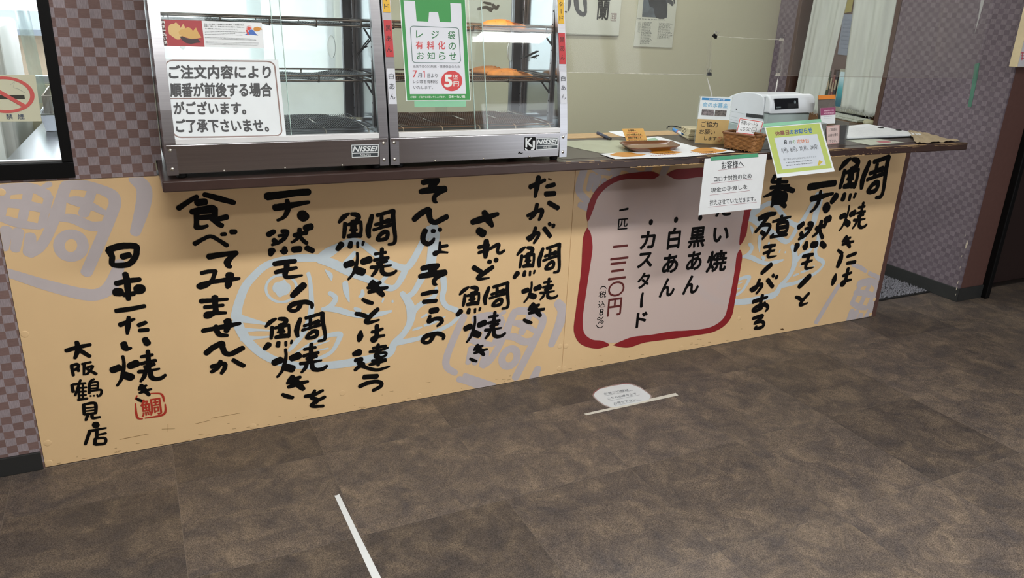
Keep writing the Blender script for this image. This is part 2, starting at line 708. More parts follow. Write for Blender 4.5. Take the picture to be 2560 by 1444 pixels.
# --- counter backing wall under the worktop and right partition
struct('wall_counter', MB().box(.045, 3.315, .014, .10, 0, .895), M_brown)
PX = 3.945
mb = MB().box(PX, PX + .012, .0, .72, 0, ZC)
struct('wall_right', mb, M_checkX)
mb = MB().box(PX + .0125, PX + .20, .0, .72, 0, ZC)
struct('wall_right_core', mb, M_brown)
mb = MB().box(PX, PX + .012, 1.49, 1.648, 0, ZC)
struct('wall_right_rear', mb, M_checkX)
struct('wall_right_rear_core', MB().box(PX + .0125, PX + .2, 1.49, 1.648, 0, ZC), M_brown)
struct('trim_1', MB().bbox(PX - .004, PX + .21, .7205, .7505, 0, ZC - .001, b=.002), mat('door_frame_wood', '4a342c', rough=.45, var=.1, stretch=(20, 20, 1)))
struct('trim_2', MB().bbox(PX - .004, PX + .21, 1.46, 1.4895, 0, ZC - .001, b=.002), MATS['door_frame_wood'])

# chips along the partition corner
chip = mat('bare_plaster_chip', 'c9bfa9', rough=.9)
mb = MB()
for (px, py, s) in [(2415, 612, 5.5), (2412, 590, 2), (2404, 640, 1.6), (2400, 668, 1.6), (2391, 720, 3), (2394, 706, 2.2), (2389, 736, 1.6), (2467, 423, 1.2), (2440, 520, 1.0)]:
    p = atY(px, py, -.0006)
    r = s * .0023
    mb.poly([(p.x - .0, -.0008, p.z + r * 2.2), (p.x + r, -.0008, p.z + r * .6), (p.x + r * .8, -.0008, p.z - r), (p.x - .0, -.0008, p.z - r * 1.8), (p.x - r * .3, -.0008, p.z)])
o = obj('worn_edge', mb, chip, bpy.data.objects['wall_right_core'])

# baseboards
struct('baseboard_left', MB().bbox(-2.4, -.372, -.007, .0015, 0, .062, b=.002), M_base)
struct('baseboard_right', MB().bbox(PX - .008, PX - .0005, -.008, .72, 0, .075, b=.002), M_base)
struct('baseboard_partition_end', MB().bbox(PX - .0075, PX + .2, -.008, -.0005, 0, .075, b=.002), M_base)

# dark door and post right of the partition
struct('trim_3', MB().bbox(PX + .2005, PX + .235, -.035, .06, 0, ZC - .001, b=.004), M_black)
struct('wall_door_side', MB().box(PX + .2355, 5.8, .16, .2, 2.1, ZC), M_brown)
struct('door_1', MB().bbox(PX + .2365, 5.6, .12, .158, .006, 2.099, b=.003), M_darkdoor)
struct('trim_4', MB().box(PX + .2365, 5.6, .085, .16, 0, .0055), mat('dark_floor_track', '34302c', rough=.4, metal=.5))

# back of the kitchen: cream wall to the right, window to the left
YB = 1.648
BWX, BZ0, BZ1 = .985, 1.0, 2.25
mb = MB()
mb.box(BWX, PX + .2, YB + .002, YB + .12, 0, ZC)
mb.box(-1.7, BWX, YB + .002, YB + .12, 0, BZ0)
mb.box(-1.7, BWX, YB + .002, YB + .12, BZ1, ZC)
mb.box(-1.7, -1.45, YB + .002, YB + .12, BZ0, BZ1)
struct('wall_back', mb, M_cream)
wn = bpy.data.objects.new('window_2', None)
COL.objects.link(wn)
wn['kind'] = 'structure'
WT[wn.name] = Vector()
obj('window_frame', MB().bbox(-1.45, BWX, YB + .03, YB + .08, BZ0, BZ0 + .035, b=.003), M_alu, wn)
obj('window_frame', MB().bbox(BWX - .035, BWX, YB + .03, YB + .08, BZ0 + .0355, BZ1, b=.003), M_alu, wn)
obj('window_frame', MB().bbox(-1.45, -1.415, YB + .03, YB + .08, BZ0 + .0355, BZ1, b=.003), M_alu, wn)
obj('window_frame', MB().bbox(-.02, .02, YB + .03, YB + .08, BZ0 + .0355, BZ1, b=.003), M_alu, wn)
obj('pane', MB().box(-1.414, -.0205, YB + .05, YB + .054, BZ0 + .036, BZ1 - .001), M_glass, wn)
obj('pane', MB().box(.0205, BWX - .036, YB + .05, YB + .054, BZ0 + .036, BZ1 - .001), clear('obscure_window_glass', tint=(.97, .99, 1.0), refl=.02, haze=.7, hazecol=(.9, .92, .9), frost=True), wn)

# unseen kitchen side wall; its opening is added to light the cream wall
mb = MB()
mb.box(-1.7, -1.6, .121, .35, 0, ZC)
mb.box(-1.7, -1.6, 1.6, YB, 0, ZC)
mb.box(-1.7, -1.6, .35, 1.6, 0, 1.15)
mb.box(-1.7, -1.6, .35, 1.6, 2.35, ZC)
struct('wall_kitchen_left', mb, M_cream)

# shop walls behind the viewer, with the glazed shop front
struct('wall_left', MB().box(-2.4, -2.3, -5.3, .0015, 0, ZC), M_plainwall)
struct('wall_far_right', MB().box(5.7, 5.8, -5.3, 2.9, 0, ZC), M_darkdoor)
mb = MB()
mb.box(-2.3, 3.2, -5.3, -5.2, 0, ZC)
mb.box(5.1, 5.7, -5.3, -5.2, 0, ZC)
mb.box(3.2, 5.1, -5.3, -5.2, 2.5, ZC)
mb.box(3.2, 5.1, -5.3, -5.2, 0, .15)
struct('wall_shop_front', mb, mat('brown_shop_wall', '7d665c', rough=.7, var=.05))
# office behind the curtain
struct('wall_office_back', MB().box(PX + .2, 5.7, 2.8, 2.9, 0, ZC), mat('office_wall', '6d5c55', rough=.8))

# --- ceiling lamps: twin-tube battens
M_tube = glow('fluorescent_tube', 'f4fbff', 9.0)
M_white = mat('white_enamel', 'e6e6e2', rough=.4, var=.02)


def batten(x, y, ln, name_label, sep=.22, power=30):
    t = thing('ceiling_lamp', name_label, 'lamp', (x, y, ZC), 'twin tube lamps on the ceiling')
    obj('lamp_housing', MB().bbox(x - ln / 2 - .04, x + ln / 2 + .04, y - sep / 2 - .05, y + sep / 2 + .05, ZC - .055, ZC - .001, b=.006), M_white, t)
    for s in (-1, 1):
        yy = y + s * sep / 2
        obj('tube', MB().cyl((x - ln / 2, yy, ZC - .085), (x + ln / 2, yy, ZC - .085), .015, 12), M_tube, t)
        obj('tube_socket', MB().bbox(x - ln / 2 - .03, x - ln / 2 - .0005, yy - .016, yy + .016, ZC - .105, ZC - .0555, b=.003), M_white, t)
        obj('tube_socket', MB().bbox(x + ln / 2 + .0005, x + ln / 2 + .03, yy - .016, yy + .016, ZC - .105, ZC - .0555, b=.003), M_white, t)
    l = bpy.data.lights.new('lamp_light', 'AREA')
    l.shape = 'RECTANGLE'
    l.size, l.size_y = ln, sep
    l.energy = power
    l.color = (1.0, .985, .955)
    o = bpy.data.objects.new('lamp_light', l)
    COL.objects.link(o)
    o.parent = t
    o.location = (0, 0, -.11)


batten(2.85, -3.65, .62, 'twin tube ceiling lamp over the shop floor, right of the viewer', power=15)
batten(.2, -3.65, .62, 'twin tube ceiling lamp over the shop floor, left of the viewer', power=22)
batten(.1, -2.0, 1.2, 'long twin tube ceiling lamp nearest the display cases', power=43)
batten(1.9, -2.0, 1.2, 'long twin tube ceiling lamp in front of the cash register', power=36)
batten(2.4, .95, 1.2, 'unseen long twin tube ceiling lamp added over the kitchen aisle to light the cream wall', power=18)  # lamp added out of view to brighten the cream wall
batten(4.6, 1.6, .62, 'twin tube ceiling lamp in the small office', power=9)

# ================================================================== COUNTER
M_panel = mat('yellow_printed_board', 'e5c495', rough=.42, var=.03, scale=6, spec=.4)
M_work = mat('dark_brown_worktop', '3b2b27', rough=.32, var=.12, scale=18, stretch=(1, 8, 1), spec=.5)
M_worktop_top = mat('worn_worktop_laminate', '4a4038', rough=.35, var=.15, scale=9, stretch=(1, 5, 1))
counter = thing('service_counter', 'long service counter front of yellow boards covered in black brush lettering', 'counter', (1.45, 0, 0))
PXL, SEAM, PXR = -.3675, 1.473, 3.288
boards = []
for (a, b_) in ((PXL, SEAM - .0006), (SEAM + .0006, PXR)):
    boards.append(obj('front_board', MB().bbox(a, b_, 0, .0125, .003, .897, b=.0008, seg=1), M_panel, counter))
obj('end_strip', MB().bbox(PXR + .0006, PXR + .03, 0, .0125, 0, .897, b=.001), M_brown, counter)
FP = plane((0, 0, 0), (0, -1, 0))

# small screw caps along the board edges
capmb = MB().lathe([(0, .0009), (.008, .0009), (.0105, .0005), (.011, 0)], (0, 0, 0), 14, axis='Y')
capme = None
CAPS = [(62, 835), (119, 1107), (122, 1157), (632, 1065), (856, 982), (1048, 989), (1400, 865), (1415, 865), (1398, 921), (1411, 921), (1704, 869), (1848, 795), (2175, 785), (2186, 748), (4, 480)]
for k, (px, py) in enumerate(CAPS):
    p = atY(px, py, 0)
    par = boards[0] if p.x < SEAM else boards[1]
    if capme is None:
        o = obj('screw_cap', capmb, M_panel, par)
        capme = o.data
    else:
        o = bpy.data.objects.new('screw_cap', capme)
        COL.objects.link(o)
        o.parent = par
    o.location = (p.x, 0, p.z)

# scuffs and pencil marks along the kicked lower edge
M_scuff = mat('scuff_marks', '8d6a3c', rough=.8, var=.3)
mb = MB()
for k in range(70):
    x = random.uniform(PXL + .02, 2.6)
    z = abs(random.gauss(0, .022)) + .006
    l = random.uniform(.003, .02)
    mb.poly([(x, -.0003, z), (x + l, -.0003, z - .0008), (x + l, -.0003, z + .0006), (x, -.0003, z + .0012)])
for (a, b_) in [((299, 1098), (372, 1084)), ((405, 1072), (437, 1071)), ((420, 1060), (420, 1078)), ((488, 1059), (525, 1050)), ((528, 1045), (600, 1032))]:
    stroke_px(mb, [(a[0], a[1], 1.2), (b_[0], b_[1], 1.0)], FP, .0003, .3)
obj('scuffs', mb, M_scuff, boards[0], kind='stuff')
stain = MB()
stroke_px(stain, [(1372, 447, 5), (1378, 450, 4)], FP, .0003, .3)
stroke_px(stain, [(1953, 823, 4), (1957, 823, 5)], FP, .0003, .3)
obj('stain', stain, mat('brown_stain', '5d3f18', rough=.8), boards[1], kind='stuff')

# crops used for tracing the print: (x, y, scale)
cA, cB, cC, cD = (400, 440, 4.813), (400, 700, 3.8), (800, 420, 4.8136), (800, 700, 4.513)
cE, cF, cG, cH = (1220, 400, 2.579), (1100, 440, 2.777), (1900, 400, 3.2816), (0, 760, 3.281)
cI, cJ, cK, cN, cM = (0, 420, 3.8), (1420, 400, 2.888), (1850, 440, 3.609), (2040, 340, 2.888), (540, 540, 3.609)


def xz(px, py):
    p = atY(px, py, 0)
    return p.x, p.z


BOLD = [1.14]


def to_plane(pts, c):
    out = []
    for (x, y, w_) in pts:
        px, py = c[0] + x / c[2], c[1] + y / c[2]
        a = xz(px, py)
        h = xz(px + 1, py)
        v = xz(px, py + 1)
        s = (math.hypot(h[0] - a[0], h[1] - a[1]) + math.hypot(v[0] - a[0], v[1] - a[1])) / 2
        out.append((a[0], a[1], w_ / c[2] * s * BOLD[0]))
    return out


def pbox(b, c):
    P = [xz(c[0] + x / c[2], c[1] + y / c[2]) for x in (b[0], b[2]) for y in (b[1], b[3])]
    return ((P[0][0] + P[1][0] + P[2][0] + P[3][0]) / 4, (P[0][1] + P[1][1] + P[2][1] + P[3][1]) / 4,
            ((P[2][0] + P[3][0]) - (P[0][0] + P[1][0])) / 2, ((P[0][1] + P[2][1]) - (P[1][1] + P[3][1])) / 2)


LAY = [0]


def draw(mb, strokes, off, T=None, rough=.05, n=5):
    for s in strokes:
        if T:
            s = [(T[0] + (x - T[2]) * T[4], T[1] + (z - T[3]) * T[5], w_ * (T[4] + T[5]) / 2) for (x, z, w_) in s]
        V, F = stroke2d(s, rough, n)
        k = LAY[0] = (LAY[0] + 1) % 16
        mb.add([(x, -off - k * 2.2e-5 - 1.6e-5 * min(i, len(V) - 11) / len(V), z) for i, (x, z) in enumerate(V)], F)


# ---- brush characters: traced once each
GL = {}


def G(ch, c, box, strokes):
    GL[ch] = ([to_plane(s, c) for s in strokes], pbox(box, c))


G('食', cA, (190, 190, 920, 650), [[(445, 245, 50), (350, 300, 55), (225, 385, 60)], [(535, 220, 55), (720, 270, 65), (890, 318, 55)], [(450, 318, 85), (540, 308, 80)], [(385, 430, 65), (500, 395, 60), (620, 378, 65), (655, 400, 75)], [(658, 395, 70), (660, 475, 65)], [(440, 440, 60), (440, 540, 55), (440, 615, 60)], [(450, 428, 60), (640, 418, 50)], [(480, 498, 55), (620, 488, 60)], [(440, 615, 60), (510, 615, 48), (570, 595, 35)], [(625, 500, 70), (700, 570, 60), (745, 595, 55)], [(710, 512, 60), (800, 490, 65)]])
G('べ', cA, (390, 635, 935, 855), [[(420, 812, 55), (520, 755, 45), (610, 722, 45), (700, 765, 45), (805, 832, 50)], [(745, 698, 45), (785, 695, 45)], [(860, 668, 58), (905, 668, 55)]])
G('て', cA, (555, 895, 950, 1105), [[(590, 965, 70), (750, 940, 60), (920, 922, 55)], [(915, 925, 50), (850, 980, 60), (812, 1030, 75), (825, 1075, 60), (850, 1088, 40)]])
G('み', cA, (435, 1120, 975, 1360), [[(500, 1165, 45), (580, 1145, 45), (670, 1140, 40)], [(668, 1140, 45), (650, 1190, 45), (625, 1250, 45), (560, 1310, 50), (490, 1335, 48), (462, 1318, 45), (510, 1290, 40), (600, 1275, 45), (720, 1255, 50), (850, 1240, 55), (955, 1228, 32)], [(840, 1190, 95), (835, 1250, 70), (820, 1310, 72), (810, 1338, 40)]])
G('ま', cB, (365, 130, 665, 360), [[(390, 197, 45), (500, 190, 38), (640, 178, 28)], [(425, 255, 35), (520, 245, 35), (600, 235, 28)], [(520, 160, 55), (525, 230, 45), (530, 300, 48)], [(530, 290, 50), (480, 335, 38), (440, 345, 36), (440, 315, 34), (520, 310, 38), (625, 308, 26)]])
G('せ', cB, (390, 350, 778, 538), [[(410, 478, 42), (520, 455, 40), (650, 430, 45), (760, 408, 28)], [(640, 385, 65), (645, 420, 62), (630, 480, 45)], [(530, 435, 40), (545, 490, 45), (575, 518, 42), (640, 522, 28)]])
G('ん', cB, (420, 578, 808, 725), [[(440, 690, 50), (500, 640, 52), (585, 598, 50), (595, 640, 48), (620, 688, 45), (670, 698, 45), (730, 670, 48), (785, 642, 45)]])
G('か', cB, (470, 735, 815, 895), [[(490, 818, 38), (560, 800, 38), (612, 790, 38), (615, 830, 38), (585, 880, 32)], [(575, 768, 36), (545, 830, 40), (490, 868, 32)], [(695, 755, 35), (750, 788, 38), (795, 810, 38)]])
G('天', cA, (1245, 150, 1825, 550), [[(1290, 242, 88), (1450, 225, 80), (1600, 205, 75), (1785, 190, 75)], [(1385, 378, 75), (1550, 355, 72), (1680, 330, 52), (1790, 312, 38)], [(1530, 290, 45), (1540, 370, 60), (1525, 440, 55), (1480, 500, 40), (1415, 530, 32)], [(1705, 462, 112), (1740, 495, 108)]])
G('然', cA, (1275, 575, 1865, 965), [[(1305, 702, 62), (1370, 665, 55)], [(1470, 662, 48), (1532, 668, 45), (1500, 740, 48), (1430, 795, 42), (1350, 825, 32)], [(1430, 718, 36), (1490, 705, 36)], [(1368, 768, 55), (1400, 790, 48)], [(1620, 710, 52), (1700, 690, 48), (1760, 680, 45)], [(1680, 638, 48), (1672, 710, 48), (1640, 760, 38), (1585, 795, 28)], [(1680, 715, 36), (1720, 770, 45), (1765, 805, 42)], [(1750, 622, 72), (1815, 605, 75)], [(1765, 640, 48), (1750, 690, 48)], [(1345, 892, 78), (1330, 945, 45)], [(1498, 860, 48), (1495, 905, 72), (1452, 898, 24)], [(1608, 880, 72), (1680, 875, 72)], [(1765, 860, 62), (1835, 895, 58)]])
G('モ', cA, (1350, 1000, 1725, 1240), [[(1375, 1055, 55), (1500, 1035, 60), (1625, 1020, 50)], [(1390, 1155, 48), (1510, 1125, 50), (1640, 1100, 36)], [(1525, 1050, 60), (1520, 1120, 60), (1505, 1180, 58), (1530, 1213, 46), (1620, 1205, 38), (1710, 1190, 22)]])
G('ノ', cB, (1235, 15, 1395, 165), [[(1365, 45, 58), (1310, 95, 60), (1258, 145, 48)]])
G('の', cB, (1205, 185, 1455, 305), [[(1440, 258, 26), (1442, 228, 36), (1395, 206, 40), (1340, 208, 40), (1260, 228, 45), (1226, 265, 38), (1250, 288, 32), (1295, 284, 32), (1325, 248, 40), (1340, 215, 36)]])
G('鯛', cC, (180, 490, 925, 1005), [[(345, 545, 30), (280, 590, 55), (228, 652, 30)], [(380, 550, 40), (440, 560, 55), (465, 590, 50), (430, 645, 60)], [(300, 662, 40), (295, 750, 45), (285, 830, 38)], [(330, 680, 35), (400, 665, 45), (490, 647, 35)], [(490, 645, 35), (495, 740, 35), (482, 820, 42)], [(400, 645, 65), (402, 725, 72)], [(362, 745, 28), (440, 740, 32)], [(340, 818, 46), (420, 805, 55), (490, 808, 48)], [(402, 720, 50), (405, 800, 52)], [(255, 915, 72), (212, 972, 55)], [(368, 895, 48), (360, 945, 54)], [(452, 895, 34), (452, 948, 32)], [(522, 885, 32), (512, 922, 28)],
  [(625, 570, 45), (605, 640, 55), (580, 740, 60), (590, 825, 42)], [(690, 565, 44), (780, 540, 40), (880, 510, 45)], [(882, 512, 48), (880, 620, 50), (895, 740, 45), (905, 840, 40), (890, 900, 40), (825, 915, 30)], [(668, 680, 40), (740, 655, 38), (830, 630, 58)], [(740, 588, 42), (740, 660, 42), (735, 715, 42)], [(645, 742, 38), (740, 712, 36), (850, 680, 42)], [(775, 765, 52), (812, 775, 45), (800, 840, 45), (730, 862, 42), (692, 852, 42), (725, 800, 45), (770, 765, 48)]])
G('焼', cC, (270, 960, 930, 1345), [[(310, 1165, 72), (385, 1140, 75)], [(445, 1018, 30), (450, 1090, 32), (430, 1180, 40), (395, 1270, 34), (340, 1335, 26)], [(515, 1125, 72), (595, 1098, 80)], [(435, 1222, 80), (515, 1248, 82)], [(745, 970, 42), (740, 1040, 45), (740, 1100, 45)], [(662, 1030, 35), (790, 1012, 34)], [(652, 1105, 38), (740, 1085, 38), (820, 1075, 38)], [(690, 1142, 42), (800, 1115, 38)], [(740, 1090, 50), (720, 1180, 58)], [(612, 1192, 40), (720, 1185, 38), (855, 1166, 22)], [(690, 1180, 38), (670, 1240, 42), (622, 1295, 28)], [(745, 1180, 45), (750, 1250, 50), (800, 1275, 45), (870, 1265, 40), (915, 1235, 32)]])
G('き', cD, (470, 0, 770, 275), [[(540, 85, 36), (600, 55, 55), (680, 25, 34)], [(550, 132, 38), (640, 105, 50), (758, 80, 32)], [(590, 15, 50), (640, 90, 68), (708, 165, 46)], [(482, 215, 34), (530, 240, 45), (590, 258, 36)], [(565, 52, 60), (620, 82, 80)]])
G('と', cD, (385, 300, 675, 495), [[(405, 375, 40), (460, 385, 48), (520, 405, 44)], [(650, 325, 45), (590, 380, 50), (530, 445, 50), (520, 470, 42), (560, 475, 38), (665, 445, 22)]])
G('は', cD, (415, 495, 735, 695), [[(458, 575, 28), (452, 630, 66), (440, 680, 38)], [(585, 582, 34), (640, 570, 34), (705, 545, 28)], [(640, 510, 44), (640, 590, 44), (625, 668, 42), (590, 680, 36), (588, 652, 32), (640, 635, 38), (725, 620, 26)]])
G('違', cD, (355, 715, 790, 1025), [[(385, 830, 52), (440, 810, 75)], [(400, 902, 44), (470, 885, 38), (442, 928, 55), (488, 948, 45)], [(395, 1010, 34), (460, 962, 45), (540, 990, 34), (640, 1010, 34), (720, 990, 28), (780, 970, 20)], [(600, 765, 34), (740, 738, 30)], [(560, 805, 30), (650, 795, 28), (765, 758, 22)], [(655, 725, 35), (640, 800, 34)], [(735, 735, 30), (722, 780, 28)], [(622, 832, 30), (735, 812, 28), (730, 852, 28), (628, 870, 28), (620, 835, 28)], [(590, 908, 35), (740, 890, 26)], [(560, 950, 30), (640, 930, 34), (745, 905, 22)], [(655, 860, 48), (655, 955, 36)], [(690, 870, 40), (690, 920, 30)]])
G('う', cD, (435, 1050, 705, 1250), [[(500, 1090, 52), (640, 1080, 50)], [(450, 1195, 44), (540, 1155, 44), (630, 1140, 40), (688, 1155, 40), (680, 1195, 40), (600, 1240, 36)]])
G('そ', cC, (1190, 118, 1545, 420), [[(1240, 172, 60), (1340, 150, 62), (1420, 145, 52)], [(1410, 150, 62), (1340, 220, 80)], [(1212, 282, 55), (1320, 265, 70), (1500, 245, 65)], [(1505, 255, 60), (1420, 300, 50), (1375, 350, 50), (1380, 398, 45), (1405, 412, 22)]])
G('じ', cC, (1205, 700, 1470, 935), [[(1265, 750, 60), (1240, 820, 60), (1245, 880, 55), (1300, 910, 50), (1350, 880, 45), (1370, 845, 28)], [(1350, 755, 45), (1372, 755, 45)], [(1440, 732, 45), (1444, 745, 45)]])
G('ょ', cC, (1355, 880, 1540, 1050), [[(1440, 890, 26), (1440, 990, 40)], [(1445, 942, 34), (1530, 930, 34)], [(1440, 990, 40), (1385, 1035, 42), (1380, 1015, 42), (1440, 1005, 30), (1535, 1013, 20)]])
G('こ', cD, (1135, 100, 1335, 265), [[(1150, 158, 38), (1230, 138, 45), (1315, 126, 42)], [(1168, 242, 45), (1308, 230, 40)]])
G('ら', cD, (1200, 305, 1385, 525), [[(1250, 345, 60), (1318, 332, 60)], [(1240, 405, 34), (1225, 465, 44), (1290, 435, 40), (1360, 435, 44), (1370, 470, 40), (1322, 515, 24)]])
G('さ', cF, (210, 235, 410, 425), [[(225, 318, 36), (300, 295, 42), (400, 262, 26)], [(305, 250, 34), (335, 300, 45), (362, 345, 24)], [(268, 378, 44), (300, 398, 48)]])
G('れ', cF, (258, 438, 450, 570), [[(320, 450, 34), (318, 510, 40), (315, 560, 26)], [(268, 492, 24), (335, 478, 24)], [(268, 530, 20), (340, 505, 20), (405, 472, 24), (398, 518, 20), (415, 533, 20), (445, 515, 16)]])
G('ど', cF, (218, 565, 405, 722), [[(232, 632, 30), (285, 665, 28)], [(365, 630, 28), (300, 675, 30), (262, 702, 26), (280, 713, 20), (340, 705, 10)], [(338, 592, 26), (348, 596, 26)], [(386, 578, 28), (392, 584, 28)]])
G('た', cE, (260, 100, 435, 245), [[(272, 172, 28), (365, 128, 20)], [(325, 110, 28), (315, 170, 30), (303, 235, 18)], [(378, 170, 22), (425, 158, 26)], [(372, 218, 28), (428, 215, 28)]])
G('カ', cE, (248, 262, 465, 390), [[(255, 357, 20), (340, 320, 24), (345, 345, 24), (328, 385, 16)], [(315, 285, 22), (300, 345, 24), (270, 378, 18)], [(392, 274, 26), (450, 308, 26)]])
G('が', cE, (248, 395, 435, 535), [[(252, 502, 20), (318, 468, 22), (322, 490, 22), (295, 532, 16)], [(305, 435, 20), (290, 490, 24), (262, 515, 18)], [(362, 440, 26), (400, 490, 24)], [(394, 408, 20), (400, 416, 20)], [(422, 418, 22), (419, 430, 20)]])
G('養', cK, (210, -10, 490, 285), [[(312, 0, 32), (285, 52, 24)], [(290, 52, 24), (425, 50, 24)], [(278, 102, 30), (440, 85, 24)], [(352, 15, 42), (345, 110, 42)], [(340, 118, 45), (285, 155, 30), (215, 185, 16)], [(370, 95, 40), (420, 110, 40), (480, 132, 34)], [(302, 172, 38), (400, 160, 38), (405, 220, 38)], [(305, 180, 40), (300, 230, 40), (285, 270, 24)], [(312, 202, 26), (400, 195, 26)], [(310, 238, 32), (395, 232, 38)], [(372, 240, 40), (404, 270, 34)], [(352, 150, 50), (355, 225, 50)]])
G('殖', cK, (130, 325, 458, 575), [[(172, 382, 38), (240, 350, 40), (318, 336, 26)], [(250, 360, 34), (200, 430, 30), (140, 500, 26)], [(192, 442, 28), (265, 440, 28), (250, 500, 26), (200, 565, 18)], [(192, 505, 30), (215, 520, 34)], [(296, 410, 20), (380, 385, 25), (455, 365, 16)], [(375, 360, 28), (370, 420, 28)], [(340, 428, 28), (420, 412, 28), (415, 495, 28), (345, 505, 28), (337, 432, 26)], [(345, 465, 30), (412, 455, 30)], [(278, 545, 26), (298, 520, 16)], [(275, 550, 22), (420, 527, 20)]])
G('あ', cK, (105, 1065, 262, 1228), [[(117, 1132, 32), (180, 1110, 30), (245, 1090, 18)], [(200, 1075, 28), (185, 1140, 30), (190, 1195, 26)], [(222, 1142, 24), (170, 1200, 28), (122, 1215, 22), (117, 1198, 22), (160, 1170, 28), (225, 1158, 28), (250, 1185, 26), (230, 1216, 16)]])
G('る', cK, (105, 1245, 225, 1385), [[(117, 1282, 26), (198, 1257, 28), (180, 1285, 28), (130, 1325, 24), (190, 1308, 24), (213, 1330, 26), (195, 1360, 26), (132, 1374, 18), (148, 1352, 18)]])
G('に', cN, (145, 840, 290, 945), [[(182, 862, 28), (172, 900, 34), (155, 938, 26)], [(225, 868, 18), (285, 845, 20)], [(225, 916, 20), (280, 908, 22)]])
G('日', cI, (1000, 705, 1325, 945), [[(1035, 772, 58), (1150, 738, 60), (1285, 740, 56), (1298, 790, 50), (1280, 850, 52), (1215, 912, 52), (1072, 915, 46), (1066, 840, 48), (1032, 775, 56)], [(1165, 838, 58), (1228, 822, 52)]])
G('本', cI, (1065, 980, 1385, 1260), [[(1190, 1002, 48), (1210, 1090, 54), (1220, 1240, 42)], [(1105, 1092, 48), (1220, 1068, 48), (1325, 1055, 42)], [(1105, 1175, 78), (1140, 1175, 80)], [(1310, 1150, 90), (1342, 1145, 88)], [(1180, 1200, 44), (1270, 1188, 44)]])
G('一', cH, (930, 0, 1200, 75), [[(955, 52, 36), (1060, 38, 38), (1185, 14, 32)]])
G('たH', cH, (970, 95, 1225, 250), [[(988, 167, 40), (1100, 120, 22)], [(1055, 105, 28), (1050, 170, 40), (1045, 240, 22)], [(1138, 170, 34), (1195, 148, 30)], [(1147, 213, 32), (1212, 208, 32)]])
G('い', cH, (990, 268, 1240, 385), [[(1015, 320, 45), (1030, 360, 46), (1075, 358, 20)], [(1190, 287, 46), (1210, 320, 50)]])
G('大', cH, (528, 295, 755, 450), [[(545, 378, 34), (640, 350, 34), (740, 330, 26)], [(630, 308, 30), (640, 370, 38), (615, 440, 24)], [(655, 375, 34), (735, 425, 30)]])
G('阪', cH, (570, 460, 800, 590), [[(585, 502, 24), (635, 490, 24), (640, 520, 22), (602, 538, 22)], [(588, 510, 24), (603, 582, 20)], [(640, 528, 22), (645, 545, 22)], [(675, 488, 20), (745, 472, 18)], [(692, 490, 22), (688, 575, 16)], [(705, 522, 20), (762, 505, 20), (725, 560, 20), (700, 575, 14)], [(715, 530, 18), (788, 570, 24)]])
G('鶴', cH, (580, 605, 838, 795), [[(590, 660, 22), (600, 715, 24)], [(602, 655, 20), (700, 645, 18)], [(660, 620, 18), (618, 745, 18)], [(652, 685, 15), (708, 680, 15)], [(652, 715, 15), (705, 712, 15)], [(652, 745, 15), (705, 742, 15)], [(642, 782, 20), (715, 770, 20)], [(645, 670, 18), (650, 785, 18)], [(680, 662, 15), (680, 772, 15)], [(770, 612, 18), (737, 640, 20), (732, 728, 20)], [(742, 645, 15), (800, 635, 16), (800, 688, 16)], [(742, 666, 12), (800, 660, 12)], [(742, 690, 15), (800, 685, 15)], [(737, 712, 15), (828, 700, 18), (824, 742, 18), (800, 754, 12)], [(742, 748, 14), (745, 752, 14)], [(770, 746, 14), (773, 750, 14)], [(797, 740, 12), (799, 744, 12)]])
G('見', cH, (680, 800, 825, 955), [[(686, 822, 24), (692, 900, 22)], [(692, 820, 20), (780, 810, 24), (785, 890, 22)], [(697, 850, 13), (775, 842, 13)], [(697, 875, 13), (775, 865, 13)], [(692, 902, 18), (785, 890, 20)], [(722, 895, 24), (705, 948, 20)], [(755, 895, 22), (762, 930, 24), (820, 922, 18)]])
G('店', cH, (685, 965, 875, 1160), [[(780, 988, 52), (792, 986, 52)], [(742, 1036, 24), (870, 1012, 14)], [(738, 1035, 26), (700, 1145, 22)], [(795, 1030, 24), (795, 1092, 22)], [(797, 1070, 18), (868, 1055, 18)], [(782, 1102, 24), (778, 1145, 24)], [(782, 1100, 20), (860, 1095, 20), (860, 1138, 22), (788, 1146, 26)]])

M_inkblack = mat('black_print', '080707', rough=.6, var=.03, spec=.15)


def column(items, par):
    mb = MB()
    for it in items:
        ch = it[0]
        st, sb = GL[ch]
        if len(it) == 1:
            draw(mb, st, .0016)
        else:
            db = pbox(it[2], it[1])
            draw(mb, st, .0016, (db[0], db[1], sb[0], sb[1], db[2] / sb[2], db[3] / sb[3]))
    return obj('brush_lettering', mb, M_inkblack, par)


column([('食',), ('べ',), ('て',), ('み',), ('ま',), ('せ',), ('ん',), ('か',)], boards[0])
column([('天',), ('然',), ('モ',), ('ノ',), ('の',), ('鯛', cB, (965, 315, 1585, 650)), ('焼', cB, (1050, 600, 1595, 915)), ('き', cB, (1150, 900, 1415, 1125))], boards[0])
mb = MB()
draw(mb, [to_plane(s, cB) for s in [[(1380, 1100, 32), (1460, 1085, 34), (1545, 1045, 26)], [(1470, 1045, 26), (1440, 1110, 36), (1490, 1130, 34), (1480, 1160, 34)], [(1565, 1105, 28), (1490, 1145, 34), (1440, 1180, 32), (1460, 1195, 30), (1550, 1192, 26)]]], .0016)
obj('brush_lettering', mb, M_inkblack, boards[0])
column([('鯛',), ('焼',), ('き',), ('と',), ('は',), ('違',), ('う',)], boards[0])
column([('そ',), ('ん', cC, (1115, 475, 1550, 682)), ('じ',), ('ょ',), ('そ', cC, (1178, 1150, 1550, 1408)), ('こ',), ('ら',), ('の', cD, (1135, 578, 1405, 718))], boards[0])
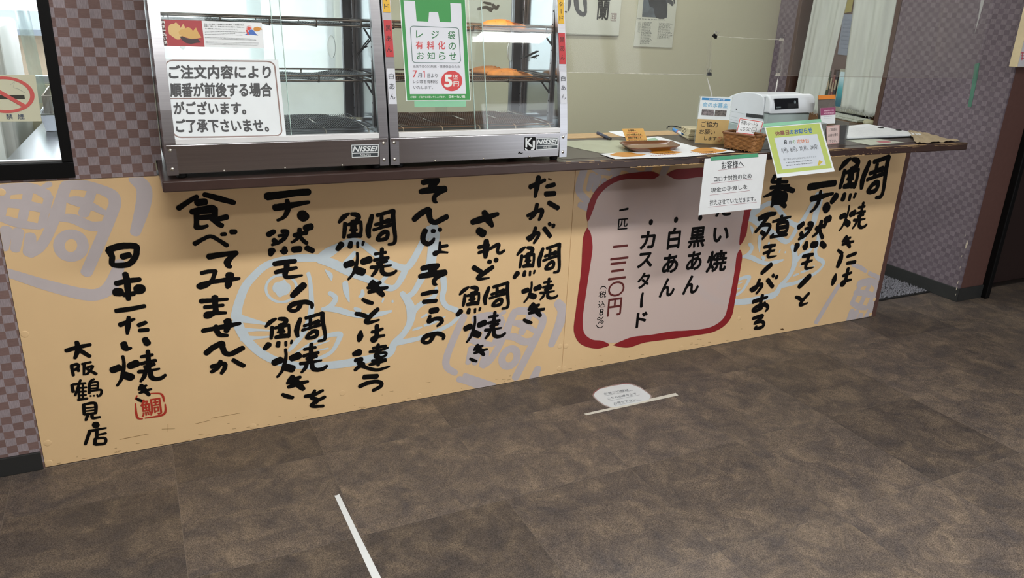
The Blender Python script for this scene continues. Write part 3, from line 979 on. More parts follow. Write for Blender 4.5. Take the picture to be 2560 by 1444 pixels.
column([('さ',), ('れ',), ('ど',), ('鯛', cF, (110, 740, 485, 965)), ('焼', cF, (158, 940, 460, 1152)), ('き', cF, (205, 1165, 330, 1290))], boards[0])
column([('た',), ('カ',), ('が',), ('鯛', cE, (165, 535, 470, 765)), ('焼', cE, (212, 760, 455, 918)), ('き', cE, (228, 920, 365, 1055))], boards[0])
column([('日',), ('本',), ('一',), ('たH',), ('い',), ('焼', cH, (895, 375, 1360, 670)), ('き', cH, (1110, 650, 1250, 805))], boards[0])
column([('大',), ('阪',), ('鶴',), ('見',), ('店',)], boards[0])
column([('養',), ('殖',), ('モ', cK, (200, 612, 340, 742)), ('ノ', cK, (190, 778, 288, 885)), ('が', cK, (95, 880, 340, 1055)), ('あ',), ('る',)], boards[1])
column([('天', cG, (370, 160, 605, 435)), ('然', cG, (290, 455, 565, 755)), ('モ', cK, (548, 692, 675, 848)), ('ノ', cK, (530, 878, 635, 1010)), ('と', cK, (490, 1040, 620, 1172))], boards[1])
column([('鯛', cN, (130, 130, 510, 500)), ('焼', cN, (165, 475, 380, 690)), ('き', cN, (160, 720, 268, 850)), ('に',), ('は', cN, (118, 948, 260, 1080))], boards[1])

# ---- pale blue fish outline
FISH = [[(182, 905, 95), (200, 800, 82), (260, 640, 75), (340, 540, 70), (450, 445, 66), (600, 395, 66), (800, 375, 75), (930, 380, 65)],
        [(930, 378, 72), (1020, 325, 95), (1130, 262, 62), (1230, 225, 60), (1320, 250, 60), (1440, 340, 60), (1560, 420, 56), (1700, 465, 60), (1765, 415, 65), (1850, 260, 60), (1925, 115, 70)],
        [(1955, 112, 108), (1968, 180, 100), (1955, 290, 92), (1940, 420, 86)],
        [(930, 395, 60), (1050, 425, 85), (1200, 500, 78), (1400, 580, 62), (1550, 645, 60), (1622, 632, 52), (1680, 545, 60), (1712, 465, 60)],
        [(1250, 330, 40), (1200, 390, 50), (1160, 430, 50)],
        [(1560, 520, 30), (1500, 580, 40)],
        [(1940, 420, 82), (1855, 560, 62), (1785, 680, 52), (1735, 720, 52)],
        [(1678, 695, 48), (1738, 780, 70), (1762, 870, 82), (1745, 970, 62), (1690, 1060, 56), (1612, 1140, 62), (1555, 1235, 80), (1400, 1280, 70), (1200, 1322, 75), (1000, 1345, 70), (800, 1350, 66), (600, 1320, 70), (450, 1260, 76), (330, 1170, 76), (240, 1060, 82), (188, 950, 88)],
        [(2050, 560, 58), (2056, 650, 55), (2040, 740, 50), (2080, 812, 45), (2170, 850, 50), (2190, 892, 38), (2120, 970, 36), (1980, 1040, 38), (1830, 1100, 40), (1680, 1132, 50), (1622, 1140, 60)],
        [(1772, 880, 50), (1830, 805, 50), (1960, 730, 45), (1988, 645, 28)],
        [(1850, 915, 12), (1900, 888, 26)], [(1882, 985, 24), (1975, 950, 30), (2065, 905, 12)], [(1775, 1026, 14), (1815, 1012, 26), (1855, 1000, 14)],
        [(832, 515, 35), (850, 600, 36), (860, 760, 45), (855, 880, 55), (800, 1030, 50), (720, 1140, 45), (660, 1210, 28)],
        [(215, 920, 75), (330, 945, 48), (450, 970, 22)], [(225, 1032, 62), (350, 1025, 26), (480, 1030, 16)], [(240, 1102, 62), (380, 1095, 28), (480, 1085, 16)],
        [(720, 1230, 18), (850, 1150, 25), (1000, 1080, 40), (1112, 1062, 50), (1110, 1105, 46), (1060, 1200, 36), (1000, 1250, 36), (900, 1290, 30)],
        [(860, 1180, 12), (1020, 1122, 14)], [(920, 1210, 14), (1010, 1190, 16)],
        [(985, 485, 12), (1030, 530, 42), (1042, 580, 10)], [(1165, 602, 50), (1175, 680, 50), (1200, 770, 14)],
        [(1025, 692, 40), (1078, 735, 46), (1045, 800, 50), (975, 835, 30)], [(960, 836, 34), (1080, 840, 56), (1220, 880, 50), (1350, 900, 45), (1480, 880, 45), (1580, 855, 22)],
        [(1320, 668, 26), (1320, 708, 40), (1295, 725, 28)], [(1252, 830, 28), (1290, 852, 50)], [(1500, 772, 16), (1510, 745, 18)], [(1592, 762, 18), (1593, 772, 20)],
        [(590 + 140 * math.cos(a), 652 + 122 * math.sin(a), 24) for a in [k * math.pi / 8 for k in range(17)]],
        [(555, 640, 110), (595, 650, 170), (625, 655, 120)]]
BOLD[0] = 1.0
fish_st = [to_plane(s, cM) for s in FISH]
M_fish = mat('pale_blue_print', 'ccd9e0', rough=.45, var=.03)
fm = MB()
draw(fm, fish_st, .0008, None, 0.0, 6)
obj('fish_print', fm, M_fish, boards[0])
e1 = xz(540 + 590 / 3.609, 540 + 650 / 3.609)
t1 = xz(540 + 1955 / 3.609, 540 + 100 / 3.609)
e2 = xz(1700 + 630 / 6.017, 540 + 345 / 6.017)
t2 = xz(2046, 500)
sx = (t2[0] - e2[0]) / (t1[0] - e1[0])
sz = sx
fm2 = MB()
draw(fm2, fish_st, .0008, (e2[0], e2[1], e1[0], e1[1], sx, sz), 0.0, 6)
obj('fish_print', fm2, M_fish, boards[1])

# ---- grey seal prints
SEAL = [[(20, 210, 95), (200, 190, 100), (330, 195, 80), (440, 250, 85)], [(400, 185, 30), (470, 150, 50)], [(0, 330, 70), (220, 345, 80), (455, 395, 70)], [(0, 470, 60), (180, 525, 75), (375, 555, 50)], [(60, 230, 70), (0, 470, 70)], [(270, 220, 70), (215, 480, 72)], [(465, 270, 65), (395, 545, 60)],
        [(60, 585, 90), (40, 760, 66)], [(172, 605, 90), (146, 770, 70)], [(290, 645, 80), (282, 800, 98)], [(285, 800, 95), (385, 740, 82), (485, 560, 82), (620, 180, 88)],
        [(620, 165, 80), (750, 155, 88), (950, 200, 82), (1075, 265, 92), (1092, 350, 88)], [(1092, 350, 90), (985, 620, 90), (822, 990, 88)],
        [(660, 305, 60), (760, 320, 88), (900, 375, 60), (985, 420, 50)], [(872, 225, 70), (795, 430, 82)], [(565, 472, 60), (700, 482, 82), (860, 550, 82), (1000, 545, 80)], [(600, 300, 50), (585, 440, 50)],
        [(675 + 115 * math.cos(a), 735 + 108 * math.sin(a), 82) for a in [k * math.pi / 6 for k in range(13)]],
        [(1275, 95, 95), (1365, 190, 115), (1360, 350, 112), (1285, 610, 80)], [(1140, 900, 80), (1065, 1100, 108), (960, 1188, 100), (800, 1198, 100), (450, 1112, 92), (100, 1002, 76), (-60, 960, 70)]]
BOLD[0] = 1.22
seal_st = [to_plane(s, cI) for s in SEAL]
BOLD[0] = 1.0
M_seal = mat('grey_seal_print', 'c3babb', rough=.45, var=.03)


def clip_board(mb, x0, x1):
    """keep the print inside its board"""
    bm = bmesh.new()
    vs = [bm.verts.new(q) for q in mb.v]
    for f_ in mb.f:
        try:
            bm.faces.new([vs[i] for i in f_])
        except ValueError:
            pass
    for (co, no) in (((0, 0, .8965), (0, 0, 1)), ((0, 0, .004), (0, 0, -1)), ((x1, 0, 0), (1, 0, 0)), ((x0, 0, 0), (-1, 0, 0))):
        bmesh.ops.bisect_plane(bm, geom=bm.verts[:] + bm.edges[:] + bm.faces[:], dist=1e-6, plane_co=co, plane_no=no, clear_outer=True)
    return MB().bm(bm)


def seal(pairs, par, x0, x1, extra=()):
    mb = MB()
    if pairs is None:
        draw(mb, seal_st, .0004, None, 0, 6)
    else:
        (a, b_), (A, B) = pairs
        a, b_, A, B = xz(*a), xz(*b_), xz(*A), xz(*B)
        s = math.hypot(B[0] - A[0], B[1] - A[1]) / math.hypot(b_[0] - a[0], b_[1] - a[1])
        draw(mb, seal_st, .0004, (A[0], A[1], a[0], a[1], s, s), 0, 6)
    for e in extra:
        stroke_px(mb, e, FP, .0004)
    mb = clip_board(mb, x0, x1)
    obj('seal_print', mb, M_seal, par)


k1, k2 = (177.6, 612), (358, 512)
seal(None, boards[0], PXL + .001, SEAM - .001)
seal(((k1, k2), ((1274, 892), (1393, 795))), boards[0], PXL + .001, SEAM - .001,
     ([(1160, 790, 17), (1135, 845, 17), (1116, 895, 18), (1118, 918, 18), (1138, 931, 16)], [(1162, 938, 13), (1190, 948, 14), (1235, 962, 12)]))
seal(((k1, k2), ((1560, 470), (1672, 400))), boards[1], SEAM + .001, PXR - .001, ([(1460, 425, 18), (1450, 455, 19), (1449, 480, 19), (1468, 502, 18)],))
seal(((k1, k2), ((2190, 800), (2290, 720))), boards[1], SEAM + .001, PXR - .001,
     ([(2132, 662, 9), (2150, 668, 12), (2164, 677, 10)], [(2098, 712, 9), (2075, 748, 10), (2040, 806, 10)], [(2174, 683, 11), (2195, 692, 11)]))

# ---- menu field with its red border
menu_in = [(700, 112), (600, 110), (480, 112), (370, 135), (280, 175), (210, 240), (165, 330), (142, 440), (142, 485), (172, 560), (162, 700), (130, 900), (108, 1050), (80, 1220), (120, 1290), (200, 1325), (312, 1320), (420, 1310), (560, 1285), (750, 1262), (950, 1240), (1050, 1215), (1130, 1160), (1165, 1080), (1190, 950), (1230, 760), (1240, 630), (1270, 450), (1295, 320), (1270, 200), (1200, 130), (1100, 95), (970, 90), (870, 95), (780, 105)]
mb = MB()
fill_px(mb, menu_in, FP, .0011, cJ)


def overlay_mat(name, color, alpha):
    m = bpy.data.materials.new(name)
    m.use_nodes = True
    b = m.node_tree.nodes['Principled BSDF']
    b.inputs['Base Color'].default_value = lin(color)
    b.inputs['Roughness'].default_value = .45
    b.inputs['Alpha'].default_value = alpha
    return m


obj('menu_field', mb, overlay_mat('pale_pink_print', 'd9c6c0', .82), boards[1])
red = [[(665, 106), (640, 94), (600, 82), (480, 90), (370, 110), (280, 150), (210, 205), (160, 290), (135, 380), (140, 440), (155, 425), (185, 350), (215, 270), (270, 205), (340, 160), (420, 138), (520, 135), (610, 137), (640, 124)],
       [(140, 486), (112, 550), (103, 650), (95, 800), (75, 950), (55, 1100), (42, 1230), (75, 1310), (130, 1345), (200, 1360), (245, 1355), (300, 1333), (245, 1303), (180, 1296), (130, 1265), (110, 1220), (108, 1130), (125, 1000), (150, 830), (170, 700), (178, 620), (165, 530)],
       [(325, 1335), (385, 1350), (450, 1350), (560, 1315), (750, 1290), (950, 1260), (1050, 1240), (1130, 1195), (1180, 1130), (1200, 1050), (1225, 900), (1250, 760), (1258, 690), (1243, 645), (1218, 690), (1205, 790), (1180, 930), (1155, 1050), (1130, 1130), (1070, 1185), (990, 1215), (850, 1230), (750, 1235), (600, 1260), (470, 1275), (385, 1305)],
       [(710, 104), (770, 70), (870, 60), (970, 55), (1100, 60), (1230, 90), (1305, 160), (1335, 260), (1320, 360), (1300, 460), (1285, 545), (1240, 615), (1243, 530), (1270, 380), (1280, 290), (1250, 210), (1180, 150), (1080, 125), (970, 120), (870, 132), (780, 138)]]
M_red = mat('dark_red_print', '8e1a20', rough=.5, var=.03)
for poly in red:
    mb = MB()
    fill_px(mb, poly, FP, .0014, cJ, smooth=4)
    obj('menu_border', mb, M_red, boards[1])
mb = MB()


def ch(mb, s, b, c=cJ, bold=.022):
    # upright box on the board: use the board's own axes so that the character stands straight
    X, Z, W_, H_ = pbox(b, c)
    q = [(X - W_ / 2, -.0017, Z + H_ / 2), (X + W_ / 2, -.0017, Z + H_ / 2), (X + W_ / 2, -.0017, Z - H_ / 2), (X - W_ / 2, -.0017, Z - H_ / 2)]
    text_w(mb, s, q, bold)


for s, b in [('た', (1065, 285, 1180, 405)), ('い', (1045, 482, 1160, 590)), ('焼', (1000, 650, 1145, 805)), ('黒', (870, 480, 990, 630)), ('あ', (855, 655, 965, 795)), ('ん', (830, 830, 945, 965)),
             ('白', (718, 485, 810, 640)), ('あ', (680, 675, 795, 815)), ('ん', (660, 850, 770, 985)), ('カ', (520, 510, 630, 640)), ('ス', (500, 665, 610, 775)), ('タ', (500, 810, 590, 925)), ('ド', (490, 1095, 570, 1205)), ('匹', (360, 420, 430, 500)),
             ('税', (220, 943, 275, 992)), ('込', (215, 1015, 270, 1062)), ('8', (225, 1070, 255, 1120)), ('%', (208, 1130, 258, 1180))]:
    mb = MB()
    ch(mb, s, b, bold={'匹': .018, '税': .006, '込': .006, '8': .006, '%': .006}.get(s, .034))
    obj('menu_character', mb, M_inkblack, boards[1])
for (x, y) in ((953, 415), (778, 430), (597, 447)):
    mb = MB()
    draw(mb, [to_plane([(x, y, 40)], cJ)], .0017, None, 0)
    obj('menu_bullet', mb, M_inkblack, boards[1])
for st_ in ([(538, 960, 17), (530, 1000, 20), (528, 1055, 22)], [(372, 362, 12), (430, 350, 16)], [(228, 932, 4), (240, 915, 6), (262, 912, 6), (276, 925, 4)], [(203, 1188, 4), (215, 1205, 6), (238, 1207, 6), (252, 1192, 4)]):
    mb = MB()
    draw(mb, [to_plane(st_, cJ)], .0017, None, 0)
    obj('menu_character', mb, M_inkblack, boards[1])
M_maroon = mat('maroon_print', '5c1c18', rough=.5)
for s, b in [('二', (308, 612, 438, 716)), ('三', (293, 735, 420, 860)), ('円', (285, 995, 385, 1122))]:
    mb = MB()
    ch(mb, s, b, bold=.016)
    obj('price_character', mb, M_maroon, boards[1])
X, Z, W_, H_ = pbox((290, 875, 405, 980), cJ)
mb = MB()
draw(mb, [[(X + W_ / 2 * .9 * math.cos(a), Z + H_ / 2 * .9 * math.sin(a), .0085) for a in [k * math.pi / 10 for k in range(21)]]], .0017, None, 0)
obj('price_character', mb, M_maroon, boards[1])
# ---- small red seal
mb = MB()
draw(mb, [to_plane(s, cH) for s in [[(1112, 775, 14), (1125, 748, 10)], [(1210, 731, 8), (1310, 730, 14), (1338, 757, 17), (1346, 797, 10)], [(1355, 818, 10), (1356, 880, 18), (1320, 910, 18), (1190, 932, 10)], [(1168, 937, 12), (1130, 930, 18), (1116, 880, 16), (1112, 815, 10)]]], .0012, None, 0)
ch(mb, '鯛', (1152, 768, 1325, 912), cH, .012)
obj('red_seal', mb, mat('vermilion_print', 'b13424', rough=.5), boards[0])

# ================================================================== WORKTOP
ZT = .942
wt = thing('worktop', 'long dark brown worktop with worn front edge over the yellow boards', 'worktop', (1.6, -.05, ZT))
mb = MB()
fl, fr = (.050, -.296), (3.222, -.333)
bl, br = (.050, .215), (3.222, .215)
mb.hexa([(fl[0], fl[1], .912), (fr[0], fr[1], .912), (br[0], br[1], .912), (bl[0], bl[1], .912)], [(fl[0], fl[1], ZT), (fr[0], fr[1], ZT), (br[0], br[1], ZT), (bl[0], bl[1], ZT)])
bm = bmesh.new()
vs = [bm.verts.new(q) for q in mb.v]
for f_ in mb.f:
    bm.faces.new([vs[i] for i in f_])
bmesh.ops.bevel(bm, geom=bm.edges[:], offset=.004, segments=3, affect='EDGES', profile=.5)
top = obj('slab', MB().bm(bm), M_work, wt)


def front_y(x):
    return fl[1] + (x - fl[0]) / (fr[0] - fl[0]) * (fr[1] - fl[1])


# worn light wood along the front edge and the bare rear strip
M_wornwood = mat('bare_worn_wood', 'b39467', rough=.6, var=.22, scale=60, stretch=(1, 12, 4))
mb = MB()
x = 1.25
while x < 3.2:
    l = random.uniform(.015, .05)
    y = front_y(x)
    dep = random.uniform(.003, .011) if x > 1.5 else random.uniform(.0005, .003)
    dn = random.uniform(.0, .004) if x > 1.45 else .0005
    if random.random() < .93:
        mb.add([(x, y + dep + .003, ZT + .0004), (x + l, y + dep * random.uniform(.6, 1.2) + .003, ZT + .0004), (x + l, y + .003, ZT + .0004), (x, y + .003, ZT + .0004), (x + l, y - .0006, ZT - .004 - dn), (x, y - .0006, ZT - .004 - dn * random.random())],
               [(0, 3, 2, 1), (3, 5, 4, 2)])
    x += l
for k in range(26):
    x = random.uniform(1.3, 2.9)
    y = front_y(x) - .0006
    z = random.uniform(.914, .934)
    s = random.uniform(.001, .0025)
    mb.poly([(x - s, y, z), (x, y, z - s), (x + s, y, z), (x, y, z + s)])
x = 1.5
while x < 2.6:
    l = random.uniform(.01, .03)
    y = front_y(x) - .0006
    z = .9125
    mb.poly([(x, y, z), (x + l, y, z), (x + l * .9, y, z + random.uniform(.001, .005)), (x, y, z + random.uniform(.001, .004))])
    x += l
obj('worn_edge', mb, M_wornwood, wt, kind='stuff')
obj('rear_strip', MB().bbox(1.262, 2.05, .11, .2155, ZT + .0004, ZT + .0025, b=.0008, seg=1), M_wornwood, wt)
obj('top_sheet', MB().box(1.262, 3.2, front_y(1.26) + .045, .1095, ZT + .0003, ZT + .0008), M_worktop_top, wt)

# ================================================================== DISPLAY CASES
def brushed(name, color, rough, sx=(2, 2, 260)):
    m = mat(name, color, rough=rough, metal=1.0, var=.08, scale=1.0, stretch=sx)
    return m


M_steel = brushed('brushed_steel', '98979a', .3)
M_steel_base = mat('polished_steel_base', '9c9a9c', rough=.24, metal=1.0, var=.08, scale=1.0, stretch=(2, 2, 200))
M_pull = clear('white_plastic_pull', refl=.06, haze=.95, hazecol=(.95, .95, .93), frost=True)
M_steel_in = mat('polished_steel_side', 'c4cad0', rough=.12, metal=1.0, var=.04, scale=6, bump=.05)
M_dsteel = mat('dark_steel', '5b5d62', rough=.35, metal=.9, var=.08)
M_wire = mat('tarnished_wire', '6b6259', rough=.35, metal=.9, var=.2, scale=40)
M_mesh_warm = mat('warm_wire_mesh', '6a4c33', rough=.5, metal=.6, var=.35, scale=60)  # brown puts the heated case's warm glow into the mesh colour
M_mesh_grey = mat('grey_wire_mesh', '62666a', rough=.4, metal=.8, var=.3, scale=60)
M_brightwire = mat('bright_rack_wire', 'b9b4aa', rough=.3, metal=.9, var=.1)
M_track = mat('white_plastic_track', 'd9dadb', rough=.4, var=.03)
M_cglass = clear('case_glass', tint=(.985, .995, .99), refl=.05, haze=.012, hazecol=(.8, .82, .85))
M_rglass = clear('rear_door_glass', tint=(.97, .99, .985), refl=.04, haze=.05, hazecol=(.85, .9, .92))
M_fglass = clear('frosted_rear_door', tint=(.97, .99, .985), refl=.04, haze=.35, hazecol=(.86, .93, .95), frost=True)
M_edge = mat('glass_edge', 'b7cfc8', rough=.2, var=.02)

PROF = [(.955, -.2885), (1.04, -.2835), (1.12, -.272), (1.25, -.249), (1.434, -.2125), (1.56, -.172)]


def prof(z):
    if z <= PROF[0][0]:
        return PROF[0][1]
    for (a, b), (c, d) in zip(PROF, PROF[1:]):
        if z <= c:
            return b + (d - b) * (z - a) / (c - a)
    return PROF[-1][1]


def gy(z):
    return -.2625 + .197 * (z - 1.12)


def pil(px, py, off=0.0):
    y = -.27
    for _ in range(12):
        p = atY(px, py, y)
        y = prof(p.z) - off
    return p


pil.n = Vector((0, -1, .15)).normalized()
GPL = plane((0, -.2625, 1.12), (0, -1, .197))
FPL = plane((0, -.2856, 1.0), (0, -1, 0))
NZ = 22


def make_case(x0, x1, label, overlap, plate_q, pull_px, warm):
    t = thing('display_case', label, 'display case', ((x0 + x1) / 2, -.09, ZT), 'heated display cases on the worktop')
    pw = .027
    M_mesh = M_mesh_warm if warm else M_mesh_grey
    zt = 1.56
    obj('base', MB().bbox(x0 + .002, x1 - .002, -.2845, .10, .957, 1.033, b=.002), M_steel_base, t)
    obj('front_track', MB().bbox(x0 + pw, x1 - pw, -.2852, -.2625, 1.0335, 1.0485, b=.0015), M_track, t)
    obj('rear_track', MB().bbox(x0 + pw, x1 - pw, .072, .0995, 1.0335, 1.045, b=.0015), M_steel, t)
    for (a, b) in ((x0, x0 + pw), (x1 - pw, x1)):
        pts = [(a, prof(z), z) for z in [.955 + (zt - .955) * k / NZ for k in range(NZ + 1)]]
        back = [(a, q[1] + .016, q[2]) for q in pts[::-1]]
        pil_o = obj('corner_post', MB().prism(pts + back, (b - a, 0, 0)), M_steel, t)
        for z in (1.019, .971):
            xc = (a + b) / 2 - .001
            obj('screw', MB().lathe([(0, .0024), (.0022, .0024), (.0026, .0012), (.0042, .0012), (.005, 0)], (xc, prof(z), z), 12, 'Y'), M_brightwire, pil_o)
    for (a, nx) in ((x0 + .0005, 1), (x1 - .0025, -1)):
        pts = [(a, prof(z) + .0165, z) for z in [1.034 + (zt - 1.034) * k / NZ for k in range(NZ + 1)]] + [(a, .10, zt), (a, .10, 1.034)]
        obj('side_panel', MB().prism(pts, (.002, 0, 0)), M_steel_in, t)
    for (a, b) in ((x0 + .003, x0 + .034), (x1 - .034, x1 - .003)):
        obj('rear_post', MB().bbox(a, b, .0705, .0715 + .028, 1.046, zt, b=.0015), M_dsteel, t)
    # slotted shelf standards on both sides
    for (xs, sg) in ((x0 + .003, 1), (x1 - .003, -1)):
        for ys in (.05, -.165):
            xa, xb = sorted((xs, xs + sg * .008))
            st = obj('shelf_standard', MB().bbox(xa, xb, ys - .007, ys + .007, 1.05, zt - .02, b=.001), M_steel, t)
            hm = MB()
            for k in range(11):
                z = 1.08 + .04 * k
                xf = xs + sg * .0084
                hm.tube([(xs + sg * .0079, ys, z), (xf, ys, z)], .0028, 8)
            h = obj('slot_hole', hm, M_black, st)
            h['kind'] = 'stuff'
    obj('hood', MB().bbox(x0 + .001, x1 - .001, prof(1.54) + .017, .10, 1.515, 1.565, b=.004), M_steel, t)
    # front sliding glass
    (g0, g1), (h0, h1) = (x0 + pw - .004, overlap[1]), (overlap[0], x1 - pw + .004)
    for (a, b, dy) in ((g0, g1, 0.0), (h0, h1, .007)):
        q = [(a, gy(1.049) + dy, 1.049), (b, gy(1.049) + dy, 1.049), (b, gy(1.514) + dy, 1.514), (a, gy(1.514) + dy, 1.514)]
        pane = obj('sliding_glass', MB().prism(q, (0, .004, 0)), M_cglass, t)
        xe = b if dy == 0 else a
        obj('glass_edge', MB().prism([(xe - .0008, gy(1.05) + dy - .0004, 1.05), (xe + .0008, gy(1.05) + dy - .0004, 1.05), (xe + .0008, gy(1.51) + dy - .0004, 1.51), (xe - .0008, gy(1.51) + dy - .0004, 1.51)], (0, .0048, 0)), M_edge, pane)
    # rear sliding doors with finger pulls
    xm = (x0 + x1) / 2
    for k, (a, b, y) in enumerate(((x0 + .035, xm + .02, .078), (xm - .02, x1 - .035, .086))):
        d = obj('rear_door', MB().box(a, b, y, y + .003, 1.0455, 1.514), M_rglass if warm else M_fglass, t)
        if k == 1:
            p = atY(pull_px[0], pull_px[1], y - .003)
        else:
            p = Vector((x0 + .09, y, 1.285))
        fm = MB()
        for (rr, yy) in ((0, .0), (.011, .0), (.014, .002), (.014, .004)):
            pass
        ring = lambda rx, rz, yy: [(p.x + rx * math.cos(2 * math.pi * i / 20), yy, p.z + rz * math.sin(2 * math.pi * i / 20)) for i in range(20)]
        A, B, C = ring(.011, .032, y - .0045), ring(.013, .035, y - .003), ring(.013, .035, y - .0003)
        fm.add(A + B + C, [list(range(20))[::-1]] + [(i, (i + 1) % 20, 20 + (i + 1) % 20, 20 + i) for i in range(20)] + [(20 + i, 20 + (i + 1) % 20, 40 + (i + 1) % 20, 40 + i) for i in range(20)])
        obj('finger_pull', fm, M_pull, d)
    # wire shelves
    xa, xb = x0 + .016, x1 - .016
    ya, yb = -.185, .06
    for zs in (1.337, 1.186):
        r = .0028
        fr = MB()
        c = .012
        for zz in (zs + .0135, zs):
            fr.tube([(xa, yb, zz), (xa, ya + c, zz), (xa + c * .3, ya + c * .3, zz), (xa + c, ya, zz), (xb - c, ya, zz), (xb - c * .3, ya + c * .3, zz), (xb, ya + c, zz), (xb, yb, zz)], r, 6)
            fr.tube([(xa, yb, zz), (xb, yb, zz)], r, 6)
        sh = obj('wire_shelf', fr, M_wire, t)
        for k in range(5):
            x = xa + .03 + (xb - xa - .06) * k / 4
            obj('shelf_wire', MB().tube([(x, ya - .0035, zs + .0145), (x, ya - .005, zs + .005), (x, ya - .003, zs - .0035), (x, ya + .01, zs - .0035), (x, yb, zs - .0035), (x, yb + .004, zs + .004), (x, yb + .003, zs + .0145)], .002, 6), M_wire, sh)
        mm = MB()
        sp = .0075
        k = 0
        n = int((xb - xa - .01) / sp)
        rnd = random.Random(int(zs * 1000) + int(x0 * 100))
        def mz(x, y):
            return zs + .002 + .003 * math.sin(x * 37 + zs * 9) * math.sin(y * 25) + (.012 * max(0, (x - xb + .16) / .16) if (zs < 1.25 and not warm) else 0)
        for i in range(n + 1):
            x = xa + .005 + i * sp
            for sgn in (1, -1):
                pts = []
                for j in range(7):
                    y = ya + .004 + (yb - ya - .008) * j / 6
                    xx = x + sgn * .02 * (j / 6 - .5) * 4
                    xx = min(max(xx, xa + .003), xb - .003)
                    pts.append((xx, y, mz(xx, y) + (.0007 if sgn > 0 else 0)))
                mm.tube(pts, .0009, 3, cap=False)
        ms = obj('wire_mesh', mm, M_mesh, sh)
        ms['kind'] = 'stuff'
        for (xs, sg) in ((xa, 1), (xb, -1)):
            obj('shelf_bracket', MB().tube([(xs - sg * .006, -.165, zs - .006), (xs + sg * .004, -.12, zs - .006), (xs - sg * .006, -.165, zs - .04)], .0035, 6, closed=True), M_dsteel, sh)
    # rack on the floor of the case
    zr = 1.058
    rk = MB()
    for y in (-.245, -.2, -.12, -.04, .04):
        rk.tube([(x0 + .03, y, zr - .003), (x1 - .03, y, zr - .003)], .0016, 5)
    rack = obj('bottom_rack', rk, M_mesh, t)
    for k in range(5):
        x = x0 + .05 + (x1 - x0 - .1) * k / 4
        obj('rack_wire', MB().tube([(x, .06, zr), (x, -.235, zr), (x + .002, -.25, zr - .004), (x + .003, -.255, 1.036)], .0021, 6), M_brightwire, rack)
    mm = MB()
    sp = .007
    for i in range(int((x1 - x0 - .07) / sp)):
        x = x0 + .035 + i * sp
        for sgn in (1, -1):
            pts = []
            for j in range(9):
                y = -.24 + .30 * j / 8
                xx = min(max(x + sgn * .03 * (j / 8 - .5) * 4, x0 + .033), x1 - .033)
                pts.append((xx, y, zr + .0015 + .0025 * math.sin(xx * 41) * math.sin(y * 31 + 1) + (.0007 if sgn > 0 else 0)))
            mm.tube(pts, .001, 3, cap=False)
    ms = obj('wire_mesh', mm, M_mesh, rack)
    ms['kind'] = 'stuff'
    obj('drip_tray', MB().bbox(x0 + .03, x1 - .03, -.25, .06, 1.0335, 1.037, b=.001), M_dsteel, t)
    for fx in (x0 + .035, x1 - .03):
        for fy in (-.255, .06):
            obj('rubber_foot', MB().lathe([(0, 0), (.011, 0), (.013, .002), (.014, .0148), (0, .0148)], (fx, fy, ZT + .0003), 16), M_blackrub, t)
    for k in range(3):
        x = x0 + .14 + k * .16
        obj('rivet', MB().lathe([(0, .002), (.0025, .0015), (.003, 0)], (x, -.2846, .9605), 8, 'Y'), M_brightwire, t)
    # name plate
    pl_o = obj('name_plate', MB().prism([FPL(p[0], p[1], .0012) for p in plate_q], (0, .0012, 0)), mat('dark_plate', '3f464a', rough=.4, metal=.3), t)
    lm = MB()
    def pq(u0, v0, u1, v1):
        return [quad_map(plate_q, u0, v1), quad_map(plate_q, u1, v1), quad_map(plate_q, u1, v0), quad_map(plate_q, u0, v0)]
    for e in (((.02, .03), (.02, .97)), ((.98, .03), (.98, .97)), ((.02, .97), (.98, .97)), ((.02, .03), (.98, .03)), ((.02, .345), (.98, .345))):
        a, b = quad_map(plate_q, *e[0]), quad_map(plate_q, *e[1])
        stroke_px(lm, [(a[0], a[1], 1.6), (b[0], b[1], 1.6)], FPL, .0016)
    q = pq(.07, .45, .93, .87)
    sk = 2.2
    q = [(q[0][0] + sk, q[0][1]), (q[1][0] + sk, q[1][1]), (q[2][0] - sk, q[2][1]), (q[3][0] - sk, q[3][1])]
    text_px(lm, 'NISSEI', q, FPL, .0018, .03)
    text_px(lm, 'NH-703', pq(.32, .09, .70, .28), FPL, .0018, .012)
    obj('plate_lettering', lm, mat('plate_white', 'd5dadb', rough=.4), pl_o)
    # heat lamp under the hood
    hl = obj('heat_lamp', MB().cyl((x0 + .05, -.12, 1.5), (x1 - .05, -.12, 1.5), .008, 12), glow('warm_tube_on', 'ffb15c', 3.0) if warm else M_white, t)
    if warm:
        l = bpy.data.lights.new('heat_lamp_light', 'AREA')
        l.shape = 'RECTANGLE'
        l.size, l.size_y = .45, .02
        l.energy = 1.0
        l.color = (1, .62, .28)
        lo = bpy.data.objects.new('heat_lamp_light', l)
        COL.objects.link(lo)
        lo.parent = t
        lo.location = Vector((xm, -.12, 1.485)) - WT[t.name]
    return t


case1 = make_case(.066, .6635, 'stainless steel heated display case with empty wire shelves, beside the chequered wall', (.367, .39),
                  [(878, 361.8), (947.5, 360.5), (947, 391.5), (879, 394)], (829, 117), False)
case2 = make_case(.6685, 1.2625, 'stainless steel heated display case holding golden fish cakes', (.945, .983),
                  [(1339, 345.5), (1396, 343.5), (1395, 371.5), (1339.5, 375)], (1277, 128), True)
